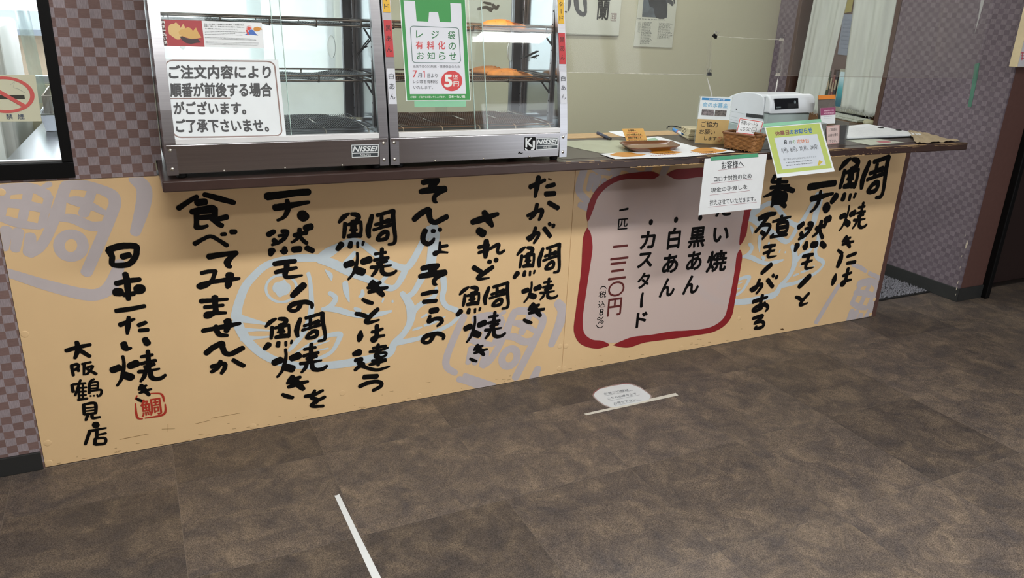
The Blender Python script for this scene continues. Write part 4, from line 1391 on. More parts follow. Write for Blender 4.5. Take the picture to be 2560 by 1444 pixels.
# maker's monogram sticker and scribble on the second case
mb = MB()
q = [(1313, 343.5), (1339, 343), (1338.5, 375), (1312, 376)]
st = obj('monogram_sticker', MB().prism([FPL(p[0], p[1], .0012) for p in q], (0, .001, 0)), M_black, case2)
text_px(mb, 'K', [(1313.5, 345), (1332, 344), (1332, 367), (1313.5, 368)], FPL, .0016, .03)
text_px(mb, 'J', [(1327, 351), (1337.5, 351), (1337, 375), (1327, 375.5)], FPL, .0018, .03)
stroke_px(mb, [(1313.5, 372, 3), (1318, 375, 3)], FPL, .0017)
obj('monogram', mb, MATS['plate_white'], st)
mb = MB()
stroke_px(mb, [(1297, 384, 1.6), (1300, 380, 2), (1302, 384, 1.6), (1307, 382, 1.2)], FPL, .0008)
obj('pen_mark', mb, M_inkblack, case2)

# spring clips with cords hung on the inner side walls
for (cs, xs, rods) in ((case1, .6575, ([(891, 137), (903, 121), (921, 99)], [(904, 119), (912, 116)], [(893, 138), (898, 160), (892, 235)])), (case2, 1.2565, ([(1297, 148), (1318, 139), (1341, 128)], [(1328, 144), (1342, 138)], [(1334, 141), (1337, 147)]))):
    cmb = MB()
    for k, r in enumerate(rods):
        cmb.tube([atX(a, b, xs) for (a, b) in r], .0022 if k < 2 else .0008, 6)
    obj('hanging_clip', cmb, M_blackrub, cs)

# ------------------------------------------------------------------ fish shaped cakes
M_cake = mat('golden_cake', 'cf8d46', rough=.55, var=.22, scale=55, bump=.5, bscale=160)
OUT = [(-.075, -.004), (-.072, .012), (-.062, .026), (-.045, .036), (-.02, .041), (.0, .040), (.012, .046), (.022, .036), (.036, .024), (.048, .017), (.058, .024), (.07, .040), (.08, .045), (.076, .018), (.072, 0), (.076, -.018), (.079, -.040), (.068, -.038), (.056, -.022), (.046, -.016), (.03, -.026), (.012, -.036), (.004, -.045), (-.01, -.038), (-.03, -.036), (-.05, -.029), (-.065, -.020)]


def cake(loc, rz, scale, label, tilt=0.0):
    t = thing('fish_cake', label, 'cake', loc, 'fish shaped cakes in the display case')
    P = smooth_path(OUT + [OUT[0]], 3)[:-1]
    rings = [(1.0, .0), (1.02, .003), (.985, .007), (.9, .014), (.72, .019), (.5, .0225), (.25, .0245)]
    body = MB()
    n = len(P)
    vs = []
    for (s, h) in rings:
        for (u, v) in P:
            taper = 1.0 - .35 * max(0, (u - .01) / .07)
            vs.append((u * s, v * s, .0035 + h * taper))
    for (s, h) in ((.93, 0.0),):
        pass
    fs = []
    m = len(rings)
    for k in range(m - 1):
        for i in range(n):
            fs.append((k * n + i, k * n + (i + 1) % n, (k + 1) * n + (i + 1) % n, (k + 1) * n + i))
    fs.append([(m - 1) * n + i for i in range(n)])
    vs += [(u * .93, v * .93, 0) for (u, v) in P]
    for i in range(n):
        fs.append((m * n + i, m * n + (i + 1) % n, (i + 1) % n, i))
    fs.append([m * n + i for i in range(n)][::-1])
    M = Matrix.Translation(loc) @ Matrix.Rotation(rz, 4, 'Z') @ Matrix.Rotation(tilt, 4, 'X') @ Matrix.Scale(scale, 4)
    body.add([M @ Vector(q) for q in vs], fs, True)
    b = obj('body', body, M_cake, t)
    # relief: gill arc, eye, scales, fin ridges
    rel = MB()
    def top(u, v):
        # rough surface height
        r = math.hypot(u / .062, v / .038)
        taper = 1.0 - .35 * max(0, (u - .01) / .07)
        return .0035 + .0245 * taper * max(0.0, 1 - .42 * r ** 2)
    def ridge(pts, r):
        rel.tube([M @ Vector((u, v, top(u, v))) for (u, v) in pts], r * scale, 5)
    ridge([(-.032, .030), (-.026, .015), (-.025, 0), (-.027, -.015), (-.034, -.028)], .0016)
    ridge([(-.05 + .006 * math.cos(a), .010 + .006 * math.sin(a)) for a in [k * math.pi / 5 for k in range(11)]], .0012)
    for r_ in range(4):
        for c_ in range(4):
            u, v = -.015 + r_ * .013, -.018 + c_ * .012 + (r_ % 2) * .006
            ridge([(u - .003, v + .005), (u + .003, v + .003), (u + .004, v), (u + .003, v - .003), (u - .003, v - .005)], .0009)
    for k in range(4):
        v = -.024 + k * .016
        ridge([(.054, v * .5), (.072, v)], .0012)
    obj('relief', rel, M_cake, b)
    return t


p = atY(1262, 66, -.05)
cake((p.x - .01, -.05, 1.3425), math.radians(-8), .92, 'golden fish shaped cake alone on the upper wire shelf')
p = atY(1222, 190, -.02)
cake((p.x + .02, .0, 1.1915), math.radians(-25), .95, 'golden fish shaped cake at the back of the lower wire shelf')
p = atY(1268, 195, -.10)
cake((p.x, -.105, 1.1915), math.radians(-6), .95, 'golden fish shaped cake at the front of the lower wire shelf')


# ------------------------------------------------------------------ papers on the cases
def poster(name, label, cat, q, pl, m, off=.0015, th=.0008, group=None):
    c = quad_map(q, .5, .5)
    t = thing(name, label, cat, tuple(pl(c[0], c[1], off)), group)
    mb = MB()
    sheet_px(mb, q, pl, off, th)
    s = obj('sheet', mb, m, t)
    return t, s


def inset(q, u0, v0, u1, v1):
    """sub quad; v measured downwards"""
    return [quad_map(q, u0, 1 - v0), quad_map(q, u1, 1 - v0), quad_map(q, u1, 1 - v1), quad_map(q, u0, 1 - v1)]


def rrect_px(mb, q, pl, off, w, r=.06):
    """rounded outline inside quad q"""
    P = []
    for (cx, cy, a0) in ((1 - r, 1 - r, 0), (r, 1 - r, 90), (r, r, 180), (1 - r, r, 270)):
        for k in range(5):
            a = math.radians(a0 + 22.5 * k)
            P.append(quad_map(q, cx + r * math.cos(a), cy + r * math.sin(a)))
    P.append(P[0])
    V, F = [], []
    for i, p in enumerate(P):
        d = [P[min(i + 1, len(P) - 1)][j] - P[max(i - 1, 0)][j] for j in (0, 1)]
        if i in (0, len(P) - 1):
            d = [P[1][j] - P[-2][j] for j in (0, 1)]
        l = math.hypot(*d) or 1
        V += [(p[0] - d[1] / l * w / 2, p[1] + d[0] / l * w / 2), (p[0] + d[1] / l * w / 2, p[1] - d[0] / l * w / 2)]
    for i in range(len(P) - 1):
        F.append((2 * i, 2 * i + 1, 2 * i + 3, 2 * i + 2))
    mb.add([pl(x, y, off) for (x, y) in V], F)


M_paper = mat('white_paper', 'e0e4e6', rough=.6, var=.02)
M_lam = mat('laminated_paper', 'dfe5e8', rough=.3, var=.02)
cP2 = (360, 0, 3.208)
q = crop_pts([(155, 470), (1075, 480), (1142, 1098), (228, 1112)], cP2)
t, s = poster('paper_notice', 'large laminated white notice with bold dark lettering on the glass of the empty case', 'notice', q, GPL, M_lam, .002)
mb = MB()
rrect_px(mb, inset(q, .015, .02, .965, .985), GPL, .0026, 3.2, .07)
stroke_px(mb, crop_pts([(210, 790, 2.4), (690, 787, 2.4)], cP2), GPL, .0026)
obj('border', mb, ink('8a736d'), s)
mb = MB()
for st_, b in [('ご注文内容により', [(195, 520), (1018, 522), (1020, 632), (200, 635)]), ('順番が前後する場合', [(205, 662), (1025, 662), (1030, 778), (212, 780)]), ('がございます。', [(232, 812), (815, 812), (822, 918), (240, 920)]), ('ご了承下さいませ。', [(250, 952), (985, 950), (1008, 1058), (258, 1065)])]:
    mb = MB()
    text_px(mb, st_, crop_pts(b, cP2), GPL, .0027, .036)
    obj('lettering', mb, ink('454648'), s)

cP = (380, 0, 8.0)
q = crop_pts([(140, 385), (2195, 455), (2248, 968), (208, 915)], cP)
t, s = poster('promotional_strip', 'long narrow leaflet with fish cake photo on red and rows of small print', 'leaflet', q, GPL, M_paper, .002)
mb = MB()
mb.add([GPL(*p, .0026) for p in inset(q, 0, 0, .415, 1)], [(0, 1, 2, 3)])
obj('red_field', mb, ink('a2383d'), s)
mb = MB()
mb.add([GPL(*p, .0028) for p in inset(q, 0, 0, .045, 1)], [(0, 1, 2, 3)])
obj('dark_margin', mb, ink('4a2426'), s)
mb = MB()
for k, c_ in enumerate('日本一たい焼'):
    y0 = .06 + k * .148
    text_px(mb, c_, inset(q, .018 + k * .0008, y0 + (.04 if c_ == '一' else 0), .052, y0 + (.07 if c_ == '一' else .125)), GPL, .0031, .03)
obj('white_lettering', mb, ink('dedcd8'), s)
cakecol, beancol = ink('c9a05c'), ink('3a2a2c')
mb = MB()
fill_px(mb, [(320, 560), (345, 500), (400, 470), (430, 480), (480, 445), (560, 520), (570, 560), (620, 475), (665, 550), (660, 640), (600, 700), (560, 790), (500, 790), (420, 740), (340, 680), (330, 620)], GPL, .0029, cP)
obj('printed_cake', mb, ink('d0b075'), s)
mb = MB()
fill_px(mb, [(530, 640), (560, 600), (620, 580), (680, 560), (720, 540), (780, 570), (820, 620), (880, 550), (920, 640), (990, 750), (900, 770), (780, 780), (680, 750), (600, 720), (545, 690)], GPL, .0031, cP)
obj('printed_cake', mb, cakecol, s)
mb = MB()
fill_px(mb, [(555, 735), (600, 725), (700, 765), (800, 785), (920, 780), (960, 830), (1000, 845), (880, 860), (780, 880), (680, 860), (600, 800)], GPL, .0030, cP)
obj('printed_bean_paste', mb, beancol, s)
mb = MB()
text_px(mb, '日本一たい焼は、北海道産の小豆を使用した老舗菓子屋の', crop_pts([(1045, 465), (1840, 485), (1842, 515), (1048, 495)], cP), GPL, .0028, .005)
text_px(mb, '自慢の「あん」に、生地はサクサクの薄皮で、熟練された', crop_pts([(1045, 508), (1845, 535), (1848, 560), (1048, 535)], cP), GPL, .0028, .005)
text_px(mb, 'たい焼き職人の技がおいしさのこだわりです。', crop_pts([(1060, 558), (1710, 580), (1712, 605), (1062, 582)], cP), GPL, .0028, .005)
dashes_px(mb, crop_pts([(1055, 610), (1850, 632), (1855, 722), (1062, 705)], cP), 3, GPL, .0028, .4, 34)
dashes_px(mb, crop_pts([(1060, 738), (2180, 770), (2185, 815), (1068, 790)], cP), 2, GPL, .0028, .45, 46)
dashes_px(mb, crop_pts([(1070, 822), (2205, 855), (2210, 925), (1078, 900)], cP), 3, GPL, .0028, .35, 60)
o = obj('small_print', mb, ink('55595c'), s)
mb = MB()
fill_px(mb, [(1840, 700), (1900, 670), (1960, 600), (1985, 590), (2030, 605), (2075, 670), (2125, 710), (1980, 690)], GPL, .0028, cP)
obj('printed_mountain', mb, ink('3f68b4'), s)
mb = MB()
fill_px(mb, [(1940 + 38 * math.cos(k * .4), 568 + 38 * math.sin(k * .4)) for k in range(16)], GPL, .0029, cP)
fill_px(mb, [(1875, 600), (1905, 590), (1945, 690), (1915, 705)], GPL, .003, cP)
for k in range(9):
    a = -math.pi + k * math.pi / 8
    stroke_px(mb, crop_pts([(1940 + 46 * math.cos(a), 568 + 46 * math.sin(a), .7), (1940 + 62 * math.cos(a), 568 + 62 * math.sin(a), .7)], cP), GPL, .0029)
obj('printed_sun', mb, ink('cf4038'), s)
mb = MB()
fill_px(mb, [(2100 + 72 * math.cos(k * .35), 580 + 46 * math.sin(k * .35)) for k in range(18)], GPL, .0029, cP)
fill_px(mb, [(2160, 580), (2178, 525), (2182, 560), (2205, 600)], GPL, .003, cP)
obj('printed_fish', mb, ink('c8862e'), s)

cQ = (970, 0, 5.348)
q = crop_pts([(150, -45), (1032, -35), (1105, 1340), (245, 1348)], cQ)
t, s = poster('paper_poster', 'green bordered paper poster about charging for shopping bags on the case glass', 'poster', q, GPL, M_paper, .002)
mb = MB()
fill_px(mb, [(162, -45), (1025, -35), (1097, 1335), (256, 1340)], GPL, .0025, cQ)
obj('green_border', mb, ink('2f8a41'), s)
mb = MB()
fill_px(mb, [(207, 5), (360, 12), (383, 282), (540, 290), (548, 170), (560, 160), (655, 162), (670, 172), (692, 292), (847, 298), (832, 40), (978, 46), (1043, 1256), (294, 1258)], GPL, .003, cQ)
obj('bag_shape', mb, ink('cfd2da'), s)
mb = MB()
rrect_px(mb, crop_pts([(298, 348), (945, 372), (972, 842), (328, 836)], cQ), GPL, .0034, 1.6, .07)
obj('text_frame', mb, ink('4c6a63'), s)
mb = MB()
for c_, b in [('レ', (375, 405, 465, 505)), ('ジ', (580, 410, 680, 515)), ('袋', (800, 415, 900, 525)), ('の', (810, 570, 908, 665)), ('お', (385, 690, 485, 795)), ('知', (525, 695, 625, 795)), ('ら', (680, 695, 770, 800)), ('せ', (815, 700, 915, 802))]:
    mb = MB()
    text_px(mb, c_, box_q(*b, cQ), GPL, .0034, .012)
    obj('green_character', mb, ink('2c7042'), s)
mb = MB()
for c_, b in [('有', (370, 545, 470, 655)), ('料', (520, 550, 620, 660)), ('化', (665, 550, 765, 660))]:
    mb = MB()
    text_px(mb, c_, box_q(*b, cQ), GPL, .0034, .012)
    obj('red_character', mb, ink('c23a3c'), s)
mb = MB()
stroke_px(mb, crop_pts([(473, 962, 1.4), (488, 948, 1.6)], cQ), GPL, .0034)
stroke_px(mb, crop_pts([(488, 950, 1.7), (488, 1034, 1.7)], cQ), GPL, .0034)
obj('red_numeral', mb, ink('c23a3c'), s)
for c_, b in [('7', (330, 940, 390, 1035))]:
    mb = MB()
    text_px(mb, c_, box_q(*b, cQ), GPL, .0034, .004)
    obj('red_numeral', mb, ink('c23a3c'), s)
mb = MB()
fill_px(mb, [(852 + 142 * math.cos(k * math.pi / 16), 1081 + 136 * math.sin(k * math.pi / 16)) for k in range(32)], GPL, .0034, cQ)
obj('red_disc', mb, ink('c23a3c'), s)
mb = MB()
text_px(mb, '当店ではCO2削減・環境保全のため', crop_pts([(335, 868), (960, 872), (962, 910), (338, 906)], cQ), GPL, .0034, .002)
text_px(mb, '月', box_q(398, 980, 452, 1035, cQ), GPL, .0034, .005)
text_px(mb, '日より', box_q(528, 985, 662, 1038, cQ), GPL, .0034, .005)
text_px(mb, 'レジ袋を有料化', box_q(338, 1068, 662, 1115, cQ), GPL, .0034, .005)
text_px(mb, 'いたします。', box_q(342, 1145, 600, 1190, cQ), GPL, .0034, .005)
obj('dark_lettering', mb, ink('34383c'), s)
mb = MB()
text_px(mb, '5', box_q(752, 995, 860, 1165, cQ), GPL, .0037, .04)
text_px(mb, '1枚', box_q(875, 1000, 935, 1038, cQ), GPL, .0037, .015)
text_px(mb, '(税込)', box_q(875, 1045, 938, 1065, cQ), GPL, .0037, .005)
text_px(mb, '円', box_q(875, 1085, 948, 1155, cQ), GPL, .0037, .03)
text_px(mb, 'ご理解・ご協力をお願い申し上げます。', crop_pts([(300, 1282), (770, 1280), (770, 1310), (302, 1312)], cQ), GPL, .003, .005)
text_px(mb, '日本一たい焼', crop_pts([(812, 1275), (1030, 1272), (1032, 1310), (814, 1312)], cQ), GPL, .003, .03)
obj('white_lettering', mb, ink('d8dcd8'), s)
M_gtape = clear('green_masking_tape', tint=(.55, .85, .66), refl=.02, rough=.4, haze=.55, hazecol=(.38, .72, .52))
mb = MB()
sheet_px(mb, crop_pts([(350, 1342), (1042, 1338), (1040, 1425), (355, 1432)], cQ), GPL, .0012, .0003)  # pale green see-through strip below the poster
tag(obj('tape_strip', mb, M_gtape), 'pale green translucent strip below the green bag poster', 'tape')

# ------------------------------------------------------------------ name tags on the case posts
M_tagy, M_tagr, M_tagw = mat('yellow_tape_label', 'd7a920', rough=.5, var=.04), mat('red_tape_label', 'b52a2f', rough=.5, var=.04), mat('white_tape_label', 'c9ccd4', rough=.5, var=.03)


def posttag(xc, z0, z1, w_, m, txt, label, inkm):
    t = thing('filling_label', label, 'label', (xc, prof((z0 + z1) / 2), z0), 'filling names taped to the case posts')
    n = 8
    zs = [z0 + (z1 - z0) * k / n for k in range(n + 1)]
    f = [(xc - w_ / 2, prof(z) - .0012, z) for z in zs] + [(xc + w_ / 2, prof(z) - .0012, z) for z in zs[::-1]]
    mb = MB()
    L = [(xc - w_ / 2, prof(z) - .0013, z) for z in zs]
    R_ = [(xc + w_ / 2, prof(z) - .0013, z) for z in zs]
    B1 = [(q[0], q[1] + .0008, q[2]) for q in L]
    B2 = [(q[0], q[1] + .0008, q[2]) for q in R_]
    m_ = n + 1
    mb.add(L + R_ + B1 + B2, [(i, m_ + i, m_ + i + 1, i + 1) for i in range(n)] + [(2 * m_ + i, i, i + 1, 2 * m_ + i + 1) for i in range(n)] + [(m_ + i, 3 * m_ + i, 3 * m_ + i + 1, m_ + i + 1) for i in range(n)] + [(0, 2 * m_, 3 * m_, m_), (n, m_ + n, 3 * m_ + n, 2 * m_ + n)])
    s = obj('tape', mb, m, t)
    mb = MB()
    k = len(txt)
    ln = (z1 - z0)
    for i, c_ in enumerate(txt):
        zc = z1 - ln * (i + .75) / (k + .5)
        hh = min(ln / (k + .5) * .36, w_ * .33)
        ww = hh
        if c_ == '|':
            q = [(xc - .0008, zc + hh), (xc + .0008, zc + hh), (xc + .0008, zc - hh), (xc - .0008, zc - hh)]
            mb.add([(a, prof(b) - .0019, b) for a, b in q], [(0, 3, 2, 1)])
        else:
            vs, fs = text2d(c_, .004)
            mb.add([(xc - ww + 2 * ww * u, prof(zc - hh + 2 * hh * v) - .0019 - e, zc - hh + 2 * hh * v) for (u, v, e) in vs], fs)
    obj('handwriting', mb, inkm, s)
    return t


def pz(px, py):
    return pil(px, py).z


for (xc, rows, where) in ((.683, ((0, 31), (50, 142), (171, 260)), 'on the post between the two cases'), (1.2485, ((0, 59), (82, 160), (179, 259)), 'on the right hand post of the cake case')):
    xp = 967 if xc < 1 else 1405
    a = pz(xp, rows[0][1])
    posttag(xc, a, a + .115, .021, M_tagy, 'カスタ|ド', 'yellow custard name label ' + where, ink('2a2620'))
    posttag(xc, pz(xp, rows[1][1]), pz(xp, rows[1][0]), .023, M_tagr, '黒あん', 'red black-bean name label ' + where, ink('3a1416'))
    posttag(xc, pz(xp + 8, rows[2][1]), pz(xp + 8, rows[2][0]), .0235, M_tagw, '白あん', 'white white-bean name label ' + where, ink('30343a'))

# ================================================================== THINGS ON THE WORKTOP
ZS = ZT + .0009
WPL = plane((0, 0, ZS), (0, 0, 1))


def flat(name, label, cat, pts, m, off=.0, th=.0005, group=None, smooth=0):
    """thin sheet lying on the worktop, outline in pixels"""
    mb = MB()
    if smooth:
        pts = smooth_path(pts + [pts[0]], smooth)[:-1]
    W = [WPL(p[0], p[1], off + th) for p in pts]
    c = sum(W, Vector()) / len(W)
    t = thing(name, label, cat, (c.x, c.y, ZS + off), group)
    from mathutils.geometry import tessellate_polygon
    tri = tessellate_polygon([W])
    n = len(W)
    mb.add(W + [q - Vector((0, 0, th)) for q in W], [list(q) for q in tri] + [(i, (i + 1) % n, n + (i + 1) % n, n + i) for i in range(n)])
    s = obj('sheet', mb, m, t)
    return t, s


M_mat = mat('pale_green_vinyl', 'b9bda4', rough=.25, var=.06, scale=12, bump=.3)
t, s = flat('vinyl_mat', 'wrinkled pale green vinyl mat under the wooden tray', 'mat', [(1413, 352), (1470, 350), (1545, 350), (1606, 356), (1660, 372), (1535, 383), (1500, 382), (1455, 373), (1413, 364)], M_mat, .0004)
t, s = flat('paper_leaflet', 'green edged white leaflet sticking out behind the wooden tray', 'leaflet', [(1606, 345), (1645, 341), (1700, 356), (1765, 374), (1705, 379), (1640, 360)], M_paper, .001)
mb = MB()
fill_px(mb, [(1617, 347), (1638, 344), (1646, 350), (1622, 353)], WPL, .0018)
obj('green_print', mb, ink('8fb396'), s)
t, s = flat('paper_sheet', 'folded blank white sheet lying at the back of the worktop', 'paper', [(1521, 329), (1557, 327), (1566, 343), (1548, 339)], M_paper, .0022)
t, s = flat('menu_sheet', 'white menu sheet printed with three fish cakes at the worktop edge', 'menu', [(1498, 384), (1600, 378), (1745, 371), (1790, 368), (1838, 378), (1720, 391), (1538, 397)], M_paper, .0016)
for (cx, cy, w_, h_) in ((1570, 386, 46, 6), (1665, 380, 42, 5.5), (1772, 376, 46, 7)):
    mb = MB()
    fill_px(mb, [(cx - w_, cy + 1), (cx - w_ * .6, cy - h_ * .8), (cx, cy - h_), (cx + w_ * .5, cy - h_ * .4), (cx + w_, cy - h_ * .1), (cx + w_ * .5, cy + h_ * .7), (cx - w_ * .3, cy + h_)], WPL, .0024, smooth=3)
    obj('printed_cake', mb, ink('c98a2c'), s)
mb = MB()
dashes_px(mb, [(1620, 383), (1690, 379), (1700, 387), (1630, 391)], 2, WPL, .0024, .4, 14)
dashes_px(mb, [(1725, 379), (1800, 376), (1795, 384), (1730, 387)], 2, WPL, .0024, .4, 14)
obj('small_print', mb, ink('a05a60'), s)


# pens
def pen(name, label, a, b, r, cols, segs):
    A, B = Vector(a), Vector(b)
    t = thing(name, label, 'pen', (A.x, A.y, ZS))
    u = 0
    for (nm, frac, rr, c) in segs:
        P0, P1 = A.lerp(B, u), A.lerp(B, u + frac)
        d = (P1 - P0)
        obj(nm, MB().tube([P0, P0 + d * .04, P0 + d * .96, P1], [rr * .85, rr, rr, rr * .85], 12), c, t)
        u += frac
    return t


zp = ZS + .0062
p0, p1 = atZ(1494, 332, zp), atZ(1527, 347, zp)
pen('marker_pen', 'dark blue marker pen lying on the bare wood strip', (p0.x, p0.y, zp), (p1.x, p1.y, zp), .006, None,
    [('cap', .35, .0062, ink('27304d', .3)), ('barrel', .5, .0056, ink('32394f', .3)), ('tail', .15, .005, ink('23252a', .4))])
p0, p1 = atZ(1684, 323, zp + .001), atZ(1708, 337, zp + .001)
pen('marker_pen', 'light blue capped marker pen beside the stack of paper bags', (p0.x, p0.y, zp + .001), (p1.x, p1.y, zp + .001), .007, None,
    [('cap', .45, .0072, ink('3c86c8', .3)), ('band', .1, .0066, ink('b44a4a', .3)), ('barrel', .35, .0066, ink('c9d2da', .3)), ('tail', .10, .0055, ink('2d5a92', .3))])

# leaning orange sign
cyl_y = atZ(1593, 356, ZS).y
SPL = plane((1.74, .005, ZS), (0, -1, .25))
q = [(1555, 321.5), (1608, 320.5), (1621, 357), (1569, 358)]
t, s = poster('paper_sign', 'small orange handwritten sign standing behind the wooden tray', 'sign', q, SPL, mat('orange_card', 'd9a85a', rough=.6, var=.04), .001, .001)
mb = MB()
for st_, b in [('お客様へ', [(1570, 323.5), (1590, 323.3), (1591, 328.5), (1571, 329)]), ('コロナ対策のため', [(1566, 334), (1603, 333.5), (1604, 339), (1567, 339.5)]), ('現金の手渡しを', [(1569, 341.5), (1603, 341), (1604, 346.5), (1570, 347)]), ('控えさせていただきます', [(1571, 349.5), (1617, 348.8), (1619, 354), (1572, 355)])]:
    mb = MB()
    text_px(mb, st_, b, SPL, .0016, .012)
    obj('handwriting', mb, ink('2f2a22'), s)
mb = MB()
for a, b in (((1568, 331), (1594, 330.5)), ((1564, 341), (1607, 339.8)), ((1568, 348.3), (1607, 347.5))):
    stroke_px(mb, [(a[0], a[1], .7), (b[0], b[1], .7)], SPL, .0015)
obj('underline', mb, ink('c05038'), s)
obj('support_fold', MB().hexa([(1.71, .02, ZS), (1.78, .02, ZS), (1.78, .0215, ZS), (1.71, .0215, ZS)], [(1.72, .0165, ZS + .03), (1.77, .0165, ZS + .03), (1.77, .018, ZS + .03), (1.72, .018, ZS + .03)]), MATS['orange_card'], t)

# wooden tray
c4 = [Vector(q) for q in ((1.591, -.083, 0), (1.822, -.096, 0), (1.778, -.228, 0), (1.548, -.236, 0))]
tr = thing('wooden_tray', 'shallow brown wooden money tray with rounded rim', 'tray', (1.685, -.16, ZS + .002))
M_tray = mat('tray_wood', '6e4526', rough=.35, var=.25, scale=22, stretch=(1, 6, 1), coat=.2)


def rr_pt(u, v, r, k):
    pass


def tray_ring(s, z, r=.2, n=6):
    P = []
    for (cx, cy, a0) in ((1 - r, 1 - r, 0), (r, 1 - r, 90), (r, r, 180), (1 - r, r, 270)):
        for k in range(n):
            a = math.radians(a0 + 90 * k / (n - 1))
            u, v = cx + r * math.cos(a), cy + r * math.sin(a)
            u, v = .5 + (u - .5) * s, .5 + (v - .5) * s
            b = c4[3].lerp(c4[2], u)
            t_ = c4[0].lerp(c4[1], u)
            q = b.lerp(t_, v)
            P.append((q.x, q.y, z))
    return P


zb = ZS + .0024
rings = [tray_ring(.72, zb), tray_ring(.82, zb + .001), tray_ring(.98, zb + .014), tray_ring(1.0, zb + .0165), tray_ring(.965, zb + .0168), tray_ring(.93, zb + .013), tray_ring(.82, zb + .006), tray_ring(.76, zb + .0045)]
mb = MB()
n = len(rings[0])
V = [p for r in rings for p in r]
F = [(k * n + i, k * n + (i + 1) % n, (k + 1) * n + (i + 1) % n, (k + 1) * n + i) for k in range(len(rings) - 1) for i in range(n)]
mb.add(V, F, True)
mb.poly(rings[0][::-1])
obj('tray_body', mb, M_tray, tr)
mb = MB().prism([(p[0], p[1], zb + .0041) for p in tray_ring(.765, 0)], (0, 0, .0009))
obj('tray_inlay', mb, mat('tray_inlay', '8a6d4a', rough=.5, var=.1), tr)

# stack of folded paper bags
for k in range(8):
    z0 = ZS + k * .0052
    rnd = random.Random(k)
    dx, dy, a = rnd.uniform(-.004, .004), rnd.uniform(-.004, .004), rnd.uniform(-.05, .05)
    M = Matrix.Translation((2.03 + dx, .03 + dy, z0)) @ Matrix.Rotation(-.35 + a, 4, 'Z')
    t = thing('paper_bag', ('lowest', 'second lowest', 'third lowest', 'fourth lowest', 'fourth from the top', 'third from the top', 'second from the top', 'topmost')[k] + ' folded cream paper bag of the stack behind the donation sign', 'paper bag', (2.03, .03, z0), 'folded paper bags in a stack')
    mb = MB().bbox(-.035, .035, -.055, .055, .0002, .0028, b=.0006, seg=1, M=M)
    b_ = obj('bag', mb, mat('cream_kraft_paper', 'cfc4a2', rough=.7, var=.12, rand=.08), t)
    obj('folded_flap', MB().bbox(-.034, .034, -.0545, -.01, .003, .005, b=.0006, seg=1, M=M), MATS['cream_kraft_paper'], t)

# black cable
pts = [atZ(1676 + x, 0, ZS) for x in ()]
A = [(1724, 330, .004), (1705, 321, .012), (1690, 316, .014), (1675, 315, .012), (1668, 319, .005), (1668, 322, .0025)]
path = smooth_path([tuple(atZ(a, b, ZS + c)) for (a, b, c) in A], 5)
tag(obj('power_cable', MB().tube(path, .0022, 8), M_blackrub), 'black cable curling out from behind the paper bags', 'cable')

# donation stand
yb_ = -.115
DPL = plane((2.0, yb_, ZS), (-.25, -1, .17))
q = [(1752, 241), (1829, 244.5), (1821, 302), (1744, 297)]
d = thing('donation_stand', 'clear card stand with pale blue donation poster and kraft request card', 'sign', tuple(DPL(1778, 358, 0)))
mb = MB()
sheet_px(mb, [(1749, 239), (1831.5, 242.5), (1814, 364), (1734, 359)], DPL, .0, .002)
obj('acrylic_back', mb, clear('clear_acrylic', tint=(.93, .97, .95), refl=.06, haze=.12), d)
mb = MB()
sheet_px(mb, q, DPL, .0015, .0006)
s = obj('blue_poster', mb, mat('poster_pale', 'd0d8da', rough=.4), d)
mb = MB()
mb.add([DPL(*p, .0022) for p in inset(q, .05, .05, .97, .15)], [(0, 1, 2, 3)])
obj('blue_band', mb, ink('2f7fb4'), s)
mb = MB()
text_px(mb, '緊急支援募金お願いします', inset(q, .28, .07, .8, .13), DPL, .0026, .01)
obj('band_lettering', mb, ink('dfe8ee'), s)
mb = MB()
text_px(mb, '命の水募金', inset(q, .1, .24, .92, .46), DPL, .0024, .012)
obj('title_lettering', mb, ink('76b0d0'), s)
for (u0, u1, c_) in ((.1, .5, '6d6668'), (.53, .9, '59534e')):
    mb = MB()
    mb.add([DPL(*p, .0022) for p in inset(q, u0, .56, u1, .82)], [(0, 1, 2, 3)])
    obj('printed_photo', mb, mat('photo_print_' + c_, c_, rough=.5, var=.9, scale=160), s)
mb = MB()
q2 = [(1745, 297), (1823, 300.5), (1814.5, 362), (1737, 357)]
sheet_px(mb, q2, DPL, .0030, .001)
s2 = obj('kraft_card', mb, mat('kraft_card', 'b99c64', rough=.6, var=.06, scale=14), d)
mb = MB()
for st_, b in [('ご協力', (.12, .08, .66, .32)), ('お願い', (.1, .42, .6, .62)), ('します', (.28, .70, .68, .86))]:
    mb = MB()
    text_px(mb, st_, inset(q2, *b), DPL, .0037, .008)
    obj('handwriting', mb, ink('26231c'), s2)
mb = MB()
hp = [(.76, .74), (.79, .70), (.83, .72), (.84, .78), (.78, .90), (.72, .80), (.72, .73), (.75, .71), (.76, .76)]
P = [quad_map(q2, u, 1 - v) for (u, v) in hp]
stroke_px(mb, [(p[0], p[1], .8) for p in P], DPL, .0036)
obj('drawn_heart', mb, ink('b5452f'), s2)

# wicker basket
bk = thing('wicker_basket', 'small brown wicker basket at the worktop edge', 'basket', (2.04, -.24, ZS))
M_wick = mat('wicker', '96683a', rough=.55, var=.3, scale=90)
M_wickd = mat('wicker_rim', '7a5230', rough=.5, var=.2, scale=60)
bc = [Vector((1.988, -.205, 0)), Vector((2.03, -.315, 0)), Vector((2.098, -.29, 0)), Vector((2.058, -.178, 0))]
ctr = sum(bc, Vector()) / 4


